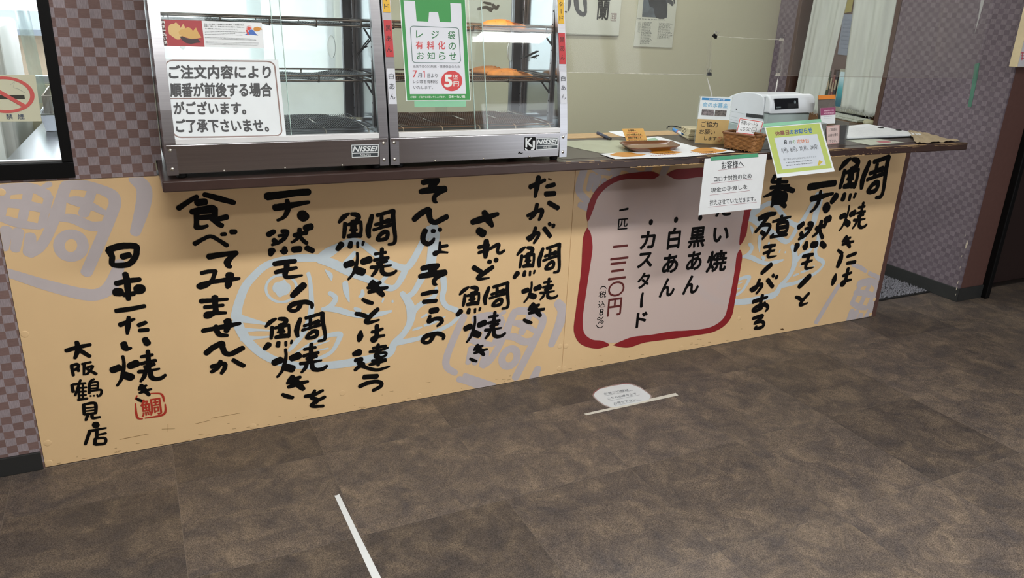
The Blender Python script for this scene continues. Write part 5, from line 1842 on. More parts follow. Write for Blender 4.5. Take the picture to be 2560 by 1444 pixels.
def bk_pt(u, s, z):
    """u in 0..4 around the perimeter"""
    i = int(u) % 4
    f = u - int(u)
    a, b = bc[i], bc[(i + 1) % 4]
    p = a.lerp(b, f)
    p = ctr + (p - ctr) * s
    # soften corners
    e = min(f, 1 - f)
    if e < .12:
        p = p.lerp(ctr, (.12 - e) * .6)
    return Vector((p.x, p.y, z))


H = .056
mb = MB()
N = 64
for r in range(11):
    z = ZS + .003 + H * (r + .5) / 11 * .93
    s = 1.0 + .16 * (r + .5) / 11
    pts = []
    for k in range(N):
        u = 4 * k / N
        w_ = .012 * (1 if (k + r) % 2 else -1)
        pts.append(bk_pt(u, s + w_, z))
    mb.tube(pts, .0026, 5, closed=True)
for k in range(0, N, 2):
    u = 4 * k / N
    mb.tube([bk_pt(u, 1.0, ZS + .001), bk_pt(u, 1.16, ZS + H)], .0018, 5)
wv = obj('weave', mb, M_wick, bk, kind='stuff')
obj('basket_base', MB().poly([tuple(bk_pt(4 * k / 32, .99, ZS + .003)) for k in range(32)]), M_wick, bk)
for (a, b) in ((0, 1), (1, 2), (2, 3), (3, 4)):
    mb = MB().tube([bk_pt(a + .03, 1.18, ZS + H + .002), bk_pt(a + .5, 1.175, ZS + H + .003), bk_pt(b - .03, 1.18, ZS + H + .002)], .0052, 8)
    obj('rim_rod', mb, M_wickd, bk)
for (u) in (1.45, 2.15):
    c = bk_pt(u, 1.18, ZS + H + .002)
    obj('wire_tie', MB().tube([c + Vector((0, -.006, 0)), c + Vector((0, 0, .0065)), c + Vector((0, .006, 0)), c + Vector((0, -.004, -.016))], .0012, 5), M_blackrub, bk)
# receipt card standing in the basket
RPL = plane((2.02, -.235, ZS + .03), (-.3, -1, .2))
q = [(1849, 294), (1910, 303.5), (1899, 341), (1839.5, 334)]
t, s = poster('receipt_sign', 'white card with red border and smiley standing in the wicker basket', 'sign', q, RPL, M_paper, .001, .001)
mb = MB()
rrect_px(mb, inset(q, .03, .05, .97, .93), RPL, .0016, 1.6, .02)
obj('red_border', mb, ink('c2362f'), s)
mb = MB()
text_px(mb, '不用レシートは', inset(q, .1, .15, .8, .40), RPL, .0017, .008)
obj('handwriting', mb, ink('2b2b2b'), s)
mb = MB()
text_px(mb, 'こちらに', inset(q, .14, .52, .56, .76), RPL, .0017, .008)
obj('handwriting', mb, ink('2b2b2b'), s)
mb = MB()
P = [quad_map(q, .70 + .1 * math.cos(k * .42), .37 + .17 * math.sin(k * .42)) for k in range(16)]
stroke_px(mb, [(p[0], p[1], .7) for p in P], RPL, .0017)
for (u, v) in ((.67, .42), (.73, .43)):
    p = quad_map(q, u, v)
    stroke_px(mb, [(p[0], p[1], 1.0)], RPL, .0019)
P = [quad_map(q, u, v) for (u, v) in ((.65, .35), (.70, .30), (.75, .36))]
stroke_px(mb, [(p[0], p[1], .7) for p in P], RPL, .0018)
obj('drawn_smiley', mb, ink('2b2b2b'), s)

# cash register
X0, X1 = 2.292, 2.535
rg = thing('cash_register', 'white cash register with black customer display', 'cash register', ((X0 + X1) / 2, .08, ZS))
M_reg = mat('register_white_plastic', 'd5dbe0', rough=.35, var=.02)
M_regg = mat('register_grey_plastic', '9aa8a6', rough=.4, var=.03)


def side_prism(profile, xa, xb, bev=.006):
    bm = bmesh.new()
    a = [bm.verts.new((xa, y, z)) for (y, z) in profile]
    b = [bm.verts.new((xb, y, z)) for (y, z) in profile]
    n = len(profile)
    bm.faces.new(a)
    bm.faces.new(b[::-1])
    for i in range(n):
        bm.faces.new((a[i], b[i], b[(i + 1) % n], a[(i + 1) % n]))
    bmesh.ops.recalc_face_normals(bm, faces=bm.faces[:])
    ed = [e for e in bm.edges if abs(e.verts[0].co.x - e.verts[1].co.x) < 1e-6]
    bmesh.ops.bevel(bm, geom=ed, offset=bev, segments=3, affect='EDGES', profile=.5)
    return MB().bm(bm)


prf = smooth_path([(-.066, 1.004), (-.066, 1.06), (-.062, 1.098), (-.045, 1.116), (.0, 1.122), (.06, 1.118), (.11, 1.106), (.155, 1.085), (.175, 1.055)], 3) + [(.178, ZS + .045), (-.066, ZS + .045)]
obj('body', side_prism(prf, X0, X1 - .004, .004), M_reg, rg)
obj('cash_drawer', MB().bbox(X0 - .004, X1 + .01, -.06, .185, ZS + .0005, ZS + .0445, b=.004), M_regg, rg)
prf = smooth_path([(-.100, 1.052), (-.103, 1.075), (-.099, 1.103), (-.085, 1.119), (-.067, 1.1235)], 4) + [(-.0665, 1.05)]
hs = obj('display_housing', side_prism(prf, X0 - .001, X1, .008), M_reg, rg)
RDY = plane((2.4, -.1038, 1.08), (0, -1, .02))
q = [(1936, 246.5), (1995.5, 245), (1996.5, 270.5), (1938, 274)]
mb = MB()
sheet_px(mb, q, RDY, .0, .0025)
ds = obj('display_window', mb, mat('black_display', '14161a', rough=.12, var=.02), hs)
mb = MB()
text_px(mb, '0', [(1985, 251), (1989.5, 250.8), (1990, 259), (1985.5, 259.3)], RDY, .0006, 0)
text_px(mb, 'CASIO', [(1941, 266.5), (1952.5, 266), (1952.7, 269.4), (1941.2, 270)], RDY, .0006, .01)
obj('display_marks', mb, ink('9fb0b2'), ds)
obj('housing_recess', MB().bbox(X0 + .004, X1 - .012, -.0905, -.067, 1.008, 1.0495, b=.003), M_regg, rg)  # grey plastic recess block below the display housing
SXP = plane((X0, 0, 1.05), (-1, 0, 0))
mb = MB()
sheet_px(mb, [(1866, 283), (1908, 288), (1907, 297), (1865, 292)], SXP, .0012, .001)
rl = obj('rating_label', mb, mat('rating_label', '2a2d30', rough=.4, var=.8, scale=240), rg)
mb = MB()
fill_px(mb, [(1839.5, 271.5), (1842, 271.5), (1842, 274), (1839.5, 274)], SXP, .0008)
obj('screw_recess', mb, M_black, rg)
mb = MB()
for a, b in (((1829, 278), (1864, 285)), ((1826, 290), (1850, 296)), ((1826, 298), (1848, 303))):
    stroke_px(mb, [(a[0], a[1], .5), (b[0], b[1], .5)], SXP, .0006)
obj('panel_seam', mb, M_regg, rg)

# lime closing-day poster hung over the front edge
a30 = math.radians(30)
LPL = plane((2.3, -.338, .946), (0, -math.cos(a30), math.sin(a30)))
q = [(1910, 312), (2050, 300), (2087, 428), (1943, 444)]
t, s = poster('laminated_poster', 'lime green laminated closing day notice hanging over the worktop edge', 'notice', q, LPL, M_lam, .001, .001)
mb = MB()
mb.add([LPL(*p, .0016) for p in inset(q, .02, .06, .97, .93)], [(0, 1, 2, 3)])
obj('lime_field', mb, ink('b3c36c', .3), s)
mb = MB()
mb.add([LPL(*p, .0020) for p in inset(q, .12, .26, .88, .86)], [(0, 1, 2, 3)])
obj('white_field', mb, ink('c9d0d8', .3), s)
cR = (1900, 220, 3.4227)
mb = MB()
text_px(mb, '休業日', [(1936.5, 328), (1972, 324), (1973, 336.5), (1938.5, 340)], LPL, .0022, .03)
obj('title_brown', mb, ink('8a5a54'), s)
mb = MB()
text_px(mb, 'のお知らせ', [(1973, 324), (2030, 318), (2032, 332), (1974, 336.5)], LPL, .0022, .03)
obj('title_blue', mb, ink('2f62b0'), s)
mb = MB()
text_px(mb, '8', [(1959, 350), (1967, 349), (1968, 360), (1960, 361)], LPL, .0024, .01)
text_px(mb, '月', [(1971, 352), (1978, 351), (1979, 359), (1972, 360)], LPL, .0024, .01)
text_px(mb, '1(月)、8(月)、22(月)、29(月)', [(1953, 370), (2044, 361), (2046, 374), (1955, 384)], LPL, .0024, .006)
obj('dark_lettering', mb, ink('33373c'), s)
mb = MB()
text_px(mb, 'の', [(1981, 350.5), (1988, 350), (1989, 358), (1982, 358.7)], LPL, .0024, .012)
obj('green_lettering', mb, ink('5f9a3c'), s)
mb = MB()
text_px(mb, '定休日', [(1991, 349), (2021, 346), (2022.5, 356), (1992.5, 359)], LPL, .0024, .012)
obj('orange_lettering', mb, ink('d07a4a'), s)
mb = MB()
text_px(mb, '誠に勝手ながら休ませていただきます', [(1958, 396), (2041, 389), (2042, 394), (1959, 401)], LPL, .0024, .0)
dashes_px(mb, [(1965, 404), (2040, 397), (2042, 410), (1967, 418)], 2, LPL, .0024, .4, 22)
obj('small_print', mb, ink('7d848a'), s)
mb = MB()
fill_px(mb, [(2048, 400), (2057, 404), (2047, 414), (2044, 412)], LPL, .0026)
obj('page_curl', mb, ink('c8b04a'), s)
mb = MB()
sheet_px(mb, [(1907, 309), (2052, 297), (2054, 305), (1909, 317)], LPL, .0032, .0004)
tag(obj('tape_strip', mb, M_gtape), 'green tape strip along the top of the lime green notice', 'tape')

# white handwritten notice taped below the worktop edge
NPL = plane((1.95, -.3335, .85), (0, -1, 0))
q = [(1762, 397), (1918, 384), (1900, 520), (1746, 538)]
t, s = poster('handwritten_notice', 'white sheet of handwritten lines with red underlines taped to the counter', 'notice', q, NPL, M_paper, .0, .0006)
cS = (1680, 180, 3.8)
mb = MB()
for st_, b in [('お客様へ', [(470, 850), (680, 832), (682, 905), (472, 922)]), ('コロナ対策のため', [(398, 990), (755, 955), (757, 1010), (400, 1045)]), ('現金の手渡しを', [(370, 1100), (715, 1065), (717, 1110), (372, 1145)]), ('控えさせていただきます。', [(358, 1215), (795, 1180), (797, 1225), (360, 1268)])]:
    mb = MB()
    text_px(mb, st_, crop_pts(b, cS), NPL, .0006, .004)
    obj('handwriting', mb, ink('2c2e33'), s)
mb = MB()
for a, b in (((440, 934), (698, 900)), ((375, 1058), (765, 1015)), ((360, 1168), (740, 1125)), ((343, 1283), (805, 1235))):
    stroke_px(mb, crop_pts([(a[0], a[1], .6), (b[0], b[1], .6)], cS), NPL, .0006)
obj('underline', mb, ink('a0525c'), s)
mb = MB()
sheet_px(mb, [(1777, 392.5), (1895, 383), (1896, 392), (1778, 401.5)], NPL, .0016, .0004)
tag(obj('tape_strip', mb, mat('green_tape', '4f9f78', rough=.5, var=.1)), 'green tape strip holding the handwritten white notice', 'tape')

# card holder
ch_ = thing('card_holder', 'clear acrylic card holder with orange topped panel and pink sign', 'card holder', (2.52, -.2, ZS))
M_acr = clear('clear_acrylic_box', tint=(.9, .93, .92), refl=.08, haze=.1)
hx0, hx1 = 2.475, 2.60
yf_ = -.232
obj('front_pane', MB().box(hx0, hx1, yf_, yf_ + .002, ZS, ZS + .075), M_acr, ch_)
obj('side_pane', MB().box(hx0, hx0 + .002, yf_ + .0025, yf_ + .07, ZS, ZS + .085), M_acr, ch_)
obj('side_pane', MB().box(hx1 - .002, hx1, yf_ + .0025, yf_ + .07, ZS, ZS + .085), M_acr, ch_)
BKP = plane((2.5, yf_ + .075, ZS), (0, -1, .05))
mb = MB()
sheet_px(mb, [(2046, 238.5), (2088.5, 236.5), (2088, 300), (2046, 305)], BKP, .0, .002)
obj('back_panel', mb, clear('smoky_acrylic', tint=(.62, .58, .54), refl=.08, haze=.35, hazecol=(.45, .4, .36)), ch_)
mb = MB()
sheet_px(mb, [(2046.5, 238.5), (2088.5, 236.5), (2088.5, 247), (2046.5, 249)], BKP, .003, .001)
obj('orange_strip', mb, mat('orange_tape', 'd98434', rough=.5), ch_)
CPL = plane((2.5, yf_ + .03, ZS), (0, -1, .08))
mb = MB()
q = [(2051, 270), (2089, 268), (2088, 308), (2052, 310)]
sheet_px(mb, q, CPL, .0, .001)
cdp = obj('business_card', mb, M_paper, ch_)
mb = MB()
mb.add([CPL(*p, .0006) for p in inset(q, 0, 0, 1, .46)], [(0, 1, 2, 3)])
obj('magenta_field', mb, ink('93456b'), cdp)
mb = MB()
dashes_px(mb, inset(q, .22, .1, .92, .42), 2, CPL, .001, .6, 9, .05)
obj('card_lettering', mb, ink('d9b5c6'), cdp)
mb = MB()
dashes_px(mb, inset(q, .2, .52, .8, .72), 2, CPL, .001, .3, 14)
obj('card_small_print', mb, ink('8a8f9a'), cdp)
PPL = plane((2.5, yf_ - .0004, ZS), (0, -1, 0))
q = [(2066, 315), (2099, 311.5), (2098, 358), (2067.5, 362)]
mb = MB()
sheet_px(mb, q, PPL, .0008, .0006)
pk = obj('pink_sign', mb, mat('pink_paper', 'd3bdb8', rough=.5), ch_)
mb = MB()
rrect_px(mb, inset(q, .03, .04, .97, .97), PPL, .0013, .9, .02)
obj('red_border', mb, ink('b86a66'), pk)
mb = MB()
for st_, b in [('ご自由に', (.2, .14, .82, .30)), ('お持ち帰り', (.12, .44, .88, .60)), ('下さい。', (.22, .76, .8, .92))]:
    mb = MB()
    text_px(mb, st_, inset(q, *b), PPL, .0013, .004)
    obj('handwriting', mb, ink('5b5555'), pk)

# clip boards and papers on the right
t, s = flat('paper_leaflet', 'green and red printed leaflet under the clipboard at the worktop edge', 'leaflet', [(2104, 348), (2180, 345), (2262, 356), (2215, 360), (2176, 363)], mat('leaflet_print', 'b9bfae', rough=.5, var=.12, scale=40), .0003)
mb = MB()
fill_px(mb, [(2190, 353), (2212, 351), (2228, 355), (2205, 357)], WPL, .0012, smooth=3)
obj('red_print', mb, ink('b06a70'), s)
cb_ = thing('clipboard', 'clipboard holding a thick pad of white forms', 'clipboard', (2.95, -.04, ZS + .004))
M_board = mat('clipboard_board', '5f6468', rough=.4)
zb2 = ZS + .006
BP = [atZ(2098, 320, zb2), atZ(2168, 313, zb2), atZ(2306, 339, zb2), atZ(2118, 347, zb2), atZ(2090, 340, zb2)]
BP = [Vector((q.x, q.y, zb2)) for q in BP]
obj('board', MB().prism(BP, (0, 0, -.003)), M_board, cb_)
cc = sum(BP, Vector()) / len(BP)
for k in range(3):
    P = [cc + (q - cc) * (.985 - .004 * k) + Vector((.002 * k, .001 * k, .0006 + k * .0022)) for q in BP]
    obj('paper_pad', MB().prism(P, (0, 0, .002)), M_paper, cb_)
mb = MB()
PP2 = plane((0, 0, zb2 + .0072), (0, 0, 1))
dashes_px(mb, [(2120, 322), (2165, 318), (2285, 338), (2140, 343)], 9, PP2, .0003, .12, 16)
obj('form_lines', mb, ink('a9b4be'), cb_)
for (px, py) in ((2202, 320.5), (2247, 326.5)):
    c = atZ(px, py, zb2 + .006)
    obj('binder_clip', MB().bbox(c.x - .012, c.x + .012, c.y - .007, c.y + .01, zb2 - .0025, zb2 + .011, b=.003), M_blackrub, cb_)
bp_ = thing('kraft_wrapper', 'crumpled pale brown paper at the right end of the worktop', 'paper', (3.1, -.2, ZS))
q4 = [Vector((3.150, -.085, 0)), Vector((3.215, -.075, 0)), Vector((3.212, -.30, 0)), Vector((2.93, -.305, 0))]


def crumple(u, v):
    b = q4[3].lerp(q4[2], u)
    a = q4[0].lerp(q4[1], u)
    p = b.lerp(a, v)
    z = ZS + .003 + .014 * v * (1 - .5 * u) + .004 * math.sin(u * 19 + v * 7) * math.sin(v * 13 + 1) + .0025 * math.sin(u * 41 - v * 11)
    return Vector((p.x, p.y, max(z, ZS + .0006)))


obj('sheet', MB().grid(crumple, 18, 14), mat('pale_kraft_paper', 'a8977a', rough=.7, var=.12, scale=30), bp_)

# ================================================================== VINYL SCREEN OVER THE COUNTER
YF = .192
VPL = plane((2.5, YF, 1.2), (0, -1, 0))
M_film = clear('clear_vinyl_film', tint=(.94, .94, .93), refl=.05, rough=.08, haze=.10, hazecol=(.62, .58, .52))
fs = thing('vinyl_screen', 'hanging clear vinyl screen with a notch above the cash register', 'screen', (2.6, YF, 1.165))


def film(x0, x1, z0a, z0b, z1, nx, nz, ph):
    def fn(u, v):
        x = x0 + (x1 - x0) * u
        zb_ = z0a + (z0b - z0a) * u
        z = zb_ + (z1 - zb_) * v
        y = YF + .004 * math.sin(x * 9 + ph) * (1 - .6 * v) + .0015 * math.sin(x * 31 + z * 8 + ph)
        return (x, y, z)
    return MB().grid(fn, nx, nz)


obj('film', film(1.285, 2.205, 1.1845, 1.176, 2.04, 40, 24, 0), M_film, fs)
obj('film', film(2.2055, 2.5765, 1.330, 1.324, 2.04, 16, 18, 1.2), M_film, fs)
obj('film', film(2.577, 3.939, 1.173, 1.164, 2.04, 50, 24, 2.2), M_film, fs)
M_glint = mat('film_hem_glint', 'd2d0c4', rough=.15, var=.5, scale=40, spec=1.0)  # pale colour stands in for the reflection along the film's lower edge
obj('hem', MB().tube([(1.285 + .92 * k / 20, YF + .004 * math.sin((1.285 + .92 * k / 20) * 9) - .001, 1.1845 - .0085 * k / 20) for k in range(21)], .0011, 6), M_glint, fs)
obj('hem', MB().tube([(2.577 + 1.36 * k / 20, YF + .004 * math.sin((2.577 + 1.36 * k / 20) * 9 + 2.2) - .001, 1.173 - .009 * k / 20) for k in range(21)], .0007, 6), mat('film_hem_dull', '8d8178', rough=.3), fs)
obj('string', MB().tube([(2.205, YF - .004, 1.3305), (2.40, YF - .005, 1.326), (2.578, YF - .004, 1.324)], .0009, 6), M_glint, fs)
# folded film at the notch sides
for (x, z0, z1) in ((2.19, 1.182, 1.31), (2.585, 1.18, 1.318)):
    obj('folded_edge', MB().grid(lambda u, v: (x + (u - .5) * .034 * (1.2 - v * .6) + .004 * math.sin(v * 5), YF - .010 - .006 * math.sin(u * 6), z0 + (z1 - z0) * v), 6, 10), M_film, fs)


M_paleclip = mat('pale_clip_plastic', 'a9a49a', rough=.4)


def binder(px, py, label, open_, pale=False):
    c = VPL(px, py, .012)
    t = thing('binder_clip', label, 'clip', tuple(c))
    w_ = .010
    prfl = [(-.006, -.005), (.006, -.005), (.0012, .008), (-.0012, .008)]
    M = Matrix.Translation(c) @ Matrix.Rotation(math.radians(28 if open_ else 0), 4, 'Y')
    pts = [M @ Vector((-w_, a, b)) for (a, b) in prfl]
    d = (M.to_3x3() @ Vector((2 * w_, 0, 0)))
    obj('clip_body', MB().prism(pts, d), M_black if open_ else (M_paleclip if pale else M_dsteel), t)
    for s_ in (-1, 1):
        P = [M @ Vector((-.004, s_ * .002, .007)), M @ Vector((-.005, s_ * .010, .022)), M @ Vector((.005, s_ * .010, .022)), M @ Vector((.004, s_ * .002, .007))]
        obj('wire_handle', MB().tube(P, .0008, 5), M_steel if open_ else M_dsteel, t)
    return t


binder(1787, 91, 'black binder clip at the upper left corner of the vinyl notch', True)
binder(1773, 186, 'grey binder clip at the lower left corner of the vinyl notch', False)
binder(1954, 100, 'pale clip at the upper right corner of the vinyl notch', False, True)
binder(1945, 187, 'pale clip at the lower right corner of the vinyl notch', False, True)
M_rib = mat('white_ribbon', 'd4d2cc', rough=.6)
for (a, b, lab) in (((1768, 196), (1780, 243), 'white ribbon hanging above the donation sign'), ((1946, 194), (1936, 239), 'white ribbon hanging behind the cash register display')):
    A_, B_ = VPL(a[0], a[1], .006), VPL(b[0], b[1], .006)
    B_ = B_ + (B_ - A_) * .35
    A_.z += .004
    mb = MB()
    n = 8
    L = [A_.lerp(B_, k / n) + Vector((-.0045 * (k / n) - .001, .002 * math.sin(k), 0)) for k in range(n + 1)]
    R_ = [A_.lerp(B_, k / n) + Vector((.0045 * (k / n) + .001, .002 * math.cos(k), 0)) for k in range(n + 1)]
    mb.add(L + R_, [(k, n + 1 + k, n + 2 + k, k + 1) for k in range(n)])
    o = obj('ribbon', mb, M_rib)
    sol = o.modifiers.new('thickness', 'SOLIDIFY')
    sol.thickness = .0008
    tag(o, lab, 'ribbon')
# tape holding the screen to the partition
XPL = plane((PX, 0, 1), (-1, 0, 0))
mb = MB()
sheet_px(mb, [(2437, 160), (2449, 157), (2443, 197), (2428, 268), (2419, 266), (2429, 215)], XPL, .0012, .0006)
tag(obj('tape_strip', mb, mat('green_cloth_tape', '426f5d', rough=.5, var=.15)), 'green tape strip fixing the vinyl screen to the right partition', 'tape')
mb = MB()
sheet_px(mb, [(2452, 0), (2461, 0), (2444, 60), (2436, 85), (2446, 40)], XPL, .0012, .0005)
tag(obj('tape_strip', mb, clear('clear_tape', tint=(.9, .9, .9), refl=.12, haze=.4)), 'crumpled clear tape at the upper edge of the vinyl screen', 'tape')

# ================================================================== CREAM WALL HANGINGS
CPLN = plane((2.5, YB, 1.3), (0, -1, 0))
M_scroll = mat('scroll_paper', 'c6cabb', rough=.7, var=.03, scale=8)
sc_ = thing('calligraphy_scroll', 'pale scroll with bold black brush calligraphy and a red seal', 'scroll', (2.2, YB - .01, 1.29))
A_ = CPLN(1545, 88)
zb_ = A_.z
obj('paper', MB().bbox(1.55, A_.x, YB - .008, YB - .003, zb_, zb_ + .75, b=.001, seg=1), M_scroll, sc_)
obj('bottom_bar', MB().bbox(1.55, A_.x, YB - .0095, YB - .0025, zb_ - .006, zb_ - .0005, b=.001, seg=1), mat('scroll_bar', '8f9384', rough=.5), sc_)
SPN = plane((2.5, YB - .0085, 1.3), (0, -1, 0))
mb = MB()
for st_ in [[(1440, -10, 11), (1441, 12, 12), (1446, 28, 10), (1458, 36, 11), (1464, 30, 8)], [(1426, -14, 9), (1424, 8, 8), (1421, 26, 5)], [(1462, -16, 10), (1463, 10, 9), (1464, 30, 7)], [(1409, 8, 6), (1405, 17, 5)], [(1416, 30, 4), (1413, 29, 3)]]:
    stroke_px(mb, st_, SPN, .0006, .12)
text_px(mb, '蘭', [(1495, -8), (1527, -8), (1521, 51), (1490, 49)], SPN, .0006, .02)
for st_ in [[(1196, 22, 8), (1215, 18, 7), (1228, 24, 12)], [(1232, 12, 8), (1240, 20, 9), (1246, 14, 6)], [(1210, 6, 5), (1226, 10, 8)]]:
    stroke_px(mb, st_, SPN, .0006, .15)
obj('calligraphy', mb, ink('1f2322', .7), sc_)
mb = MB()
rrect_px(mb, [(1528, 33), (1541.5, 33.5), (1540, 52), (1527, 51.5)], SPN, .0006, 1.0, .05)
text_px(mb, '印', [(1530, 35), (1540, 35.4), (1539, 50), (1529, 49.6)], SPN, .0006, .01)
obj('seal', mb, ink('86706a', .7), sc_)

q = [(1603, -60), (1699, -55), (1680, 119.5), (1584, 116)]
t, s = poster('photo_print', 'pale printed sheet with a blurred dark portrait and two columns of text', 'poster', q, CPLN, M_scroll, .004, .003)
mb = MB()
mb.add([CPLN(*p, .0047) for p in [(1613, -50), (1672, -50), (1667, 45), (1605, 42)]], [(0, 1, 2, 3)])
ph = obj('picture', mb, mat('blurred_grey_picture', '59646b', rough=.6, var=.55, scale=14), s)
mb = MB()
fill_px(mb, [(1619, -20), (1650, -30), (1664, -10), (1667, 42), (1640, 44), (1634, 20), (1624, 15)], CPLN, .0051, smooth=3)
obj('dark_figure_shape', mb, mat('blurred_dark_picture', '343b40', rough=.6, var=.4, scale=20), s)
mb = MB()
dashes_px(mb, [(1594, 45), (1683, 50), (1683, 52.5), (1594, 48)], 1, CPLN, .0047, .7, 16, .3)
dashes_px(mb, [(1606, 54), (1633, 55), (1629, 111), (1600, 110)], 20, CPLN, .0047, .6, 7, .3)
dashes_px(mb, [(1648, 57), (1684, 58), (1678, 99), (1643, 97)], 15, CPLN, .0047, .55, 9, .3)
dashes_px(mb, [(1596, 54), (1603, 54), (1600, 82), (1594, 81)], 10, CPLN, .0047, .5, 3, .3)
obj('small_print', mb, ink('7d827c', .7), s)
mb = MB()
for st_ in [[(1671, 2, 9), (1678, 6, 10), (1681, 12, 6)], [(1684, -10, 5), (1686, 8, 4)]]:
    stroke_px(mb, st_, CPLN, .0049, .2)
obj('ink_mark', mb, ink('4a4f50', .7), s)

# box sign at the far right
x0 = 3.878
bs = thing('box_sign', 'white box sign with cream side at the right picture edge', 'sign', (x0 + .2, -.025, 1.238))
obj('sign_box', MB().bbox(x0, x0 + .4, -.050, -.0095, 1.238, 1.75, b=.002), mat('cream_sign_side', 'cdbd98', rough=.6, var=.08, scale=20), bs)
obj('sign_face', MB().box(x0 + .003, x0 + .397, -.0515, -.0505, 1.241, 1.747), mat('white_sign_face', 'c9c9cd', rough=.5), bs)
mb = MB()
SG = plane((4.0, -.0516, 1.3), (0, -1, 0))
for st_ in [[(2553, 132, 2.5), (2560, 132, 2.5)], [(2553, 139, 2), (2561, 139, 2)], [(2554, 146, 2), (2562, 146, 2)], [(2556, 130, 2), (2555, 150, 2)]]:
    stroke_px(mb, st_, SG, .0005)
obj('red_mark', mb, ink('c05a62'), bs)

# ================================================================== DOOR CURTAIN AND OFFICE
M_noren = mat('pale_linen', 'c9cfc8', rough=.9, var=.1, scale=7, stretch=(1, 5, .6), bump=.6, bscale=420)


def noren(y0a, y0b, y1a, y1b, zb0, zb1, label, ph):
    """one curtain panel: far edge y0 (top,bottom), near edge y1 (top,bottom)"""
    t = thing('door_curtain', label, 'curtain', (PX + .03, (y0a + y1a) / 2, 2.0), 'linen door curtain panels')

    def fn(u, v):
        yt = y0a + (y1a - y0a) * u
        yb = y0b + (y1b - y0b) * u
        zb = zb0 + (zb1 - zb0) * u + .006 * math.sin(u * 17 + ph) + .004 * math.sin(u * 41)
        z = zb + (2.0 - zb) * v
        y = yb + (yt - yb) * min(1, v * 1.7)
        x = PX + .03 + (.016 * math.sin(u * 11 + ph + v * 1.5) + .006 * math.sin(u * 27 + ph)) * (1 - .55 * v)
        return (x, y, z)
    o = obj('cloth', MB().grid(fn, 40, 40), M_noren, t)
    sol = o.modifiers.new('thickness', 'SOLIDIFY')
    sol.thickness = .002
    fm = MB()
    rnd = random.Random(int(ph * 10))
    for k in range(46):
        u = k / 45
        p = Vector(fn(u, 0))
        q_ = p + Vector((rnd.uniform(-.004, .004), rnd.uniform(-.006, .006), -rnd.uniform(.006, .016)))
        fm.tube([p + Vector((0, 0, .004)), p.lerp(q_, .5) + Vector((0, .002, 0)), q_], .0012, 4)
    obj('frayed_hem', fm, M_noren, t, kind='stuff')
    return t


noren(1.41, 1.44, 1.132, 1.180, .85, .86, 'pale linen curtain panel on the far side of the office doorway', .4)
noren(1.085, 1.055, .788, .775, .915, .895, 'pale linen curtain panel next to the right partition', 2.1)
obj_ = obj('curtain_rod', MB().cyl((PX + .03, .751, 2.005), (PX + .03, 1.459, 2.005), .007), M_dsteel)
tag(obj_, 'dark metal rod carrying the two linen door curtains', 'rod')

M_desk = mat('brown_desk_wood', '6a4a28', rough=.45, var=.15, scale=12, stretch=(6, 1, 1))
dk = thing('office_desk', 'brown wooden desk seen through the office doorway', 'desk', (4.7, 1.7, 0))
obj('desk_top', MB().bbox(4.2, 5.19, .9, 2.7, .705, .735, b=.003), M_desk, dk)
obj('desk_apron', MB().bbox(4.23, 4.25, .93, 2.67, .55, .7045, b=.002), mat('dark_desk_apron', '2a1c12', rough=.5), dk)
for (x, y) in ((4.24, .94), (5.15, .94), (4.24, 2.65), (5.15, 2.65)):
    obj('leg', MB().bbox(x - .02, x + .02, y - .02, y + .02, 0, .7045, b=.002), M_desk, dk)
# keyboard on a small shelf-top
zk = .736
kb = thing('keyboard', 'pale grey computer keyboard on the office desk', 'keyboard', (4.75, 1.62, zk))
k0, k1 = atZ(2082, 282, zk + .012), atZ(2180, 303, zk + .012)
dv = (Vector((k1.x, k1.y, 0)) - Vector((k0.x, k0.y, 0)))
ln = dv.length
ex = dv.normalized()
ey = Vector((-ex.y, ex.x, 0))
if ey.x > 0:
    ey = -ey
KM = Matrix(((ex.x, ey.x, 0, k0.x), (ex.y, ey.y, 0, k0.y), (0, 0, 1, zk + .0005), (0, 0, 0, 1)))
M_key = mat('keyboard_plastic', 'b6bca9', rough=.5, var=.03)
obj('keyboard_base', MB().bbox(-.01, ln + .01, -.02, .13, 0, .014, b=.004, M=KM), M_key, kb)
keyme = None
for r in range(5):
    nk = 14
    for c_ in range(nk):
        a = .004 + (ln - .008) * c_ / nk
        if keyme is None:
            o = obj('key', MB().bbox(0, (ln - .008) / nk - .003, 0, .019, 0, .006, b=.0015, seg=1, M=Matrix(((ex.x, ey.x, 0, 0), (ex.y, ey.y, 0, 0), (0, 0, 1, 0), (0, 0, 0, 1)))), mat('key_cap', 'c3c7b6', rough=.5), kb)
            keyme = o.data
        else:
            o = bpy.data.objects.new('key', keyme)
            COL.objects.link(o)
            o.parent = kb
        p = KM @ Vector((a, -.008 + r * .024, .0145))
        o.location = p - WT[kb.name]
# mouse
pm_ = atZ(2172, 306, zk + .012)
ms_ = thing('computer_mouse', 'cream computer mouse beside the keyboard', 'mouse', (pm_.x, pm_.y, zk))
bm = bmesh.new()
bmesh.ops.create_uvsphere(bm, u_segments=20, v_segments=12, radius=1)
for v in bm.verts:
    v.co = Vector((v.co.x * .055 * (1.1 - .15 * v.co.y), v.co.y * .034, max(v.co.z, -.15) * .03 + .0055))
obj('mouse_shell', MB().bm(bm, Matrix.Translation((pm_.x, pm_.y, zk + .0005)) @ Matrix.Rotation(1.2, 4, 'Z'), True), mat('mouse_plastic', 'bdbb96', rough=.4), ms_)
obj('mouse_wheel', MB().bbox(pm_.x - .004, pm_.x + .004, pm_.y - .010, pm_.y + .010, zk + .034, zk + .0395, b=.0015), M_dsteel, ms_)
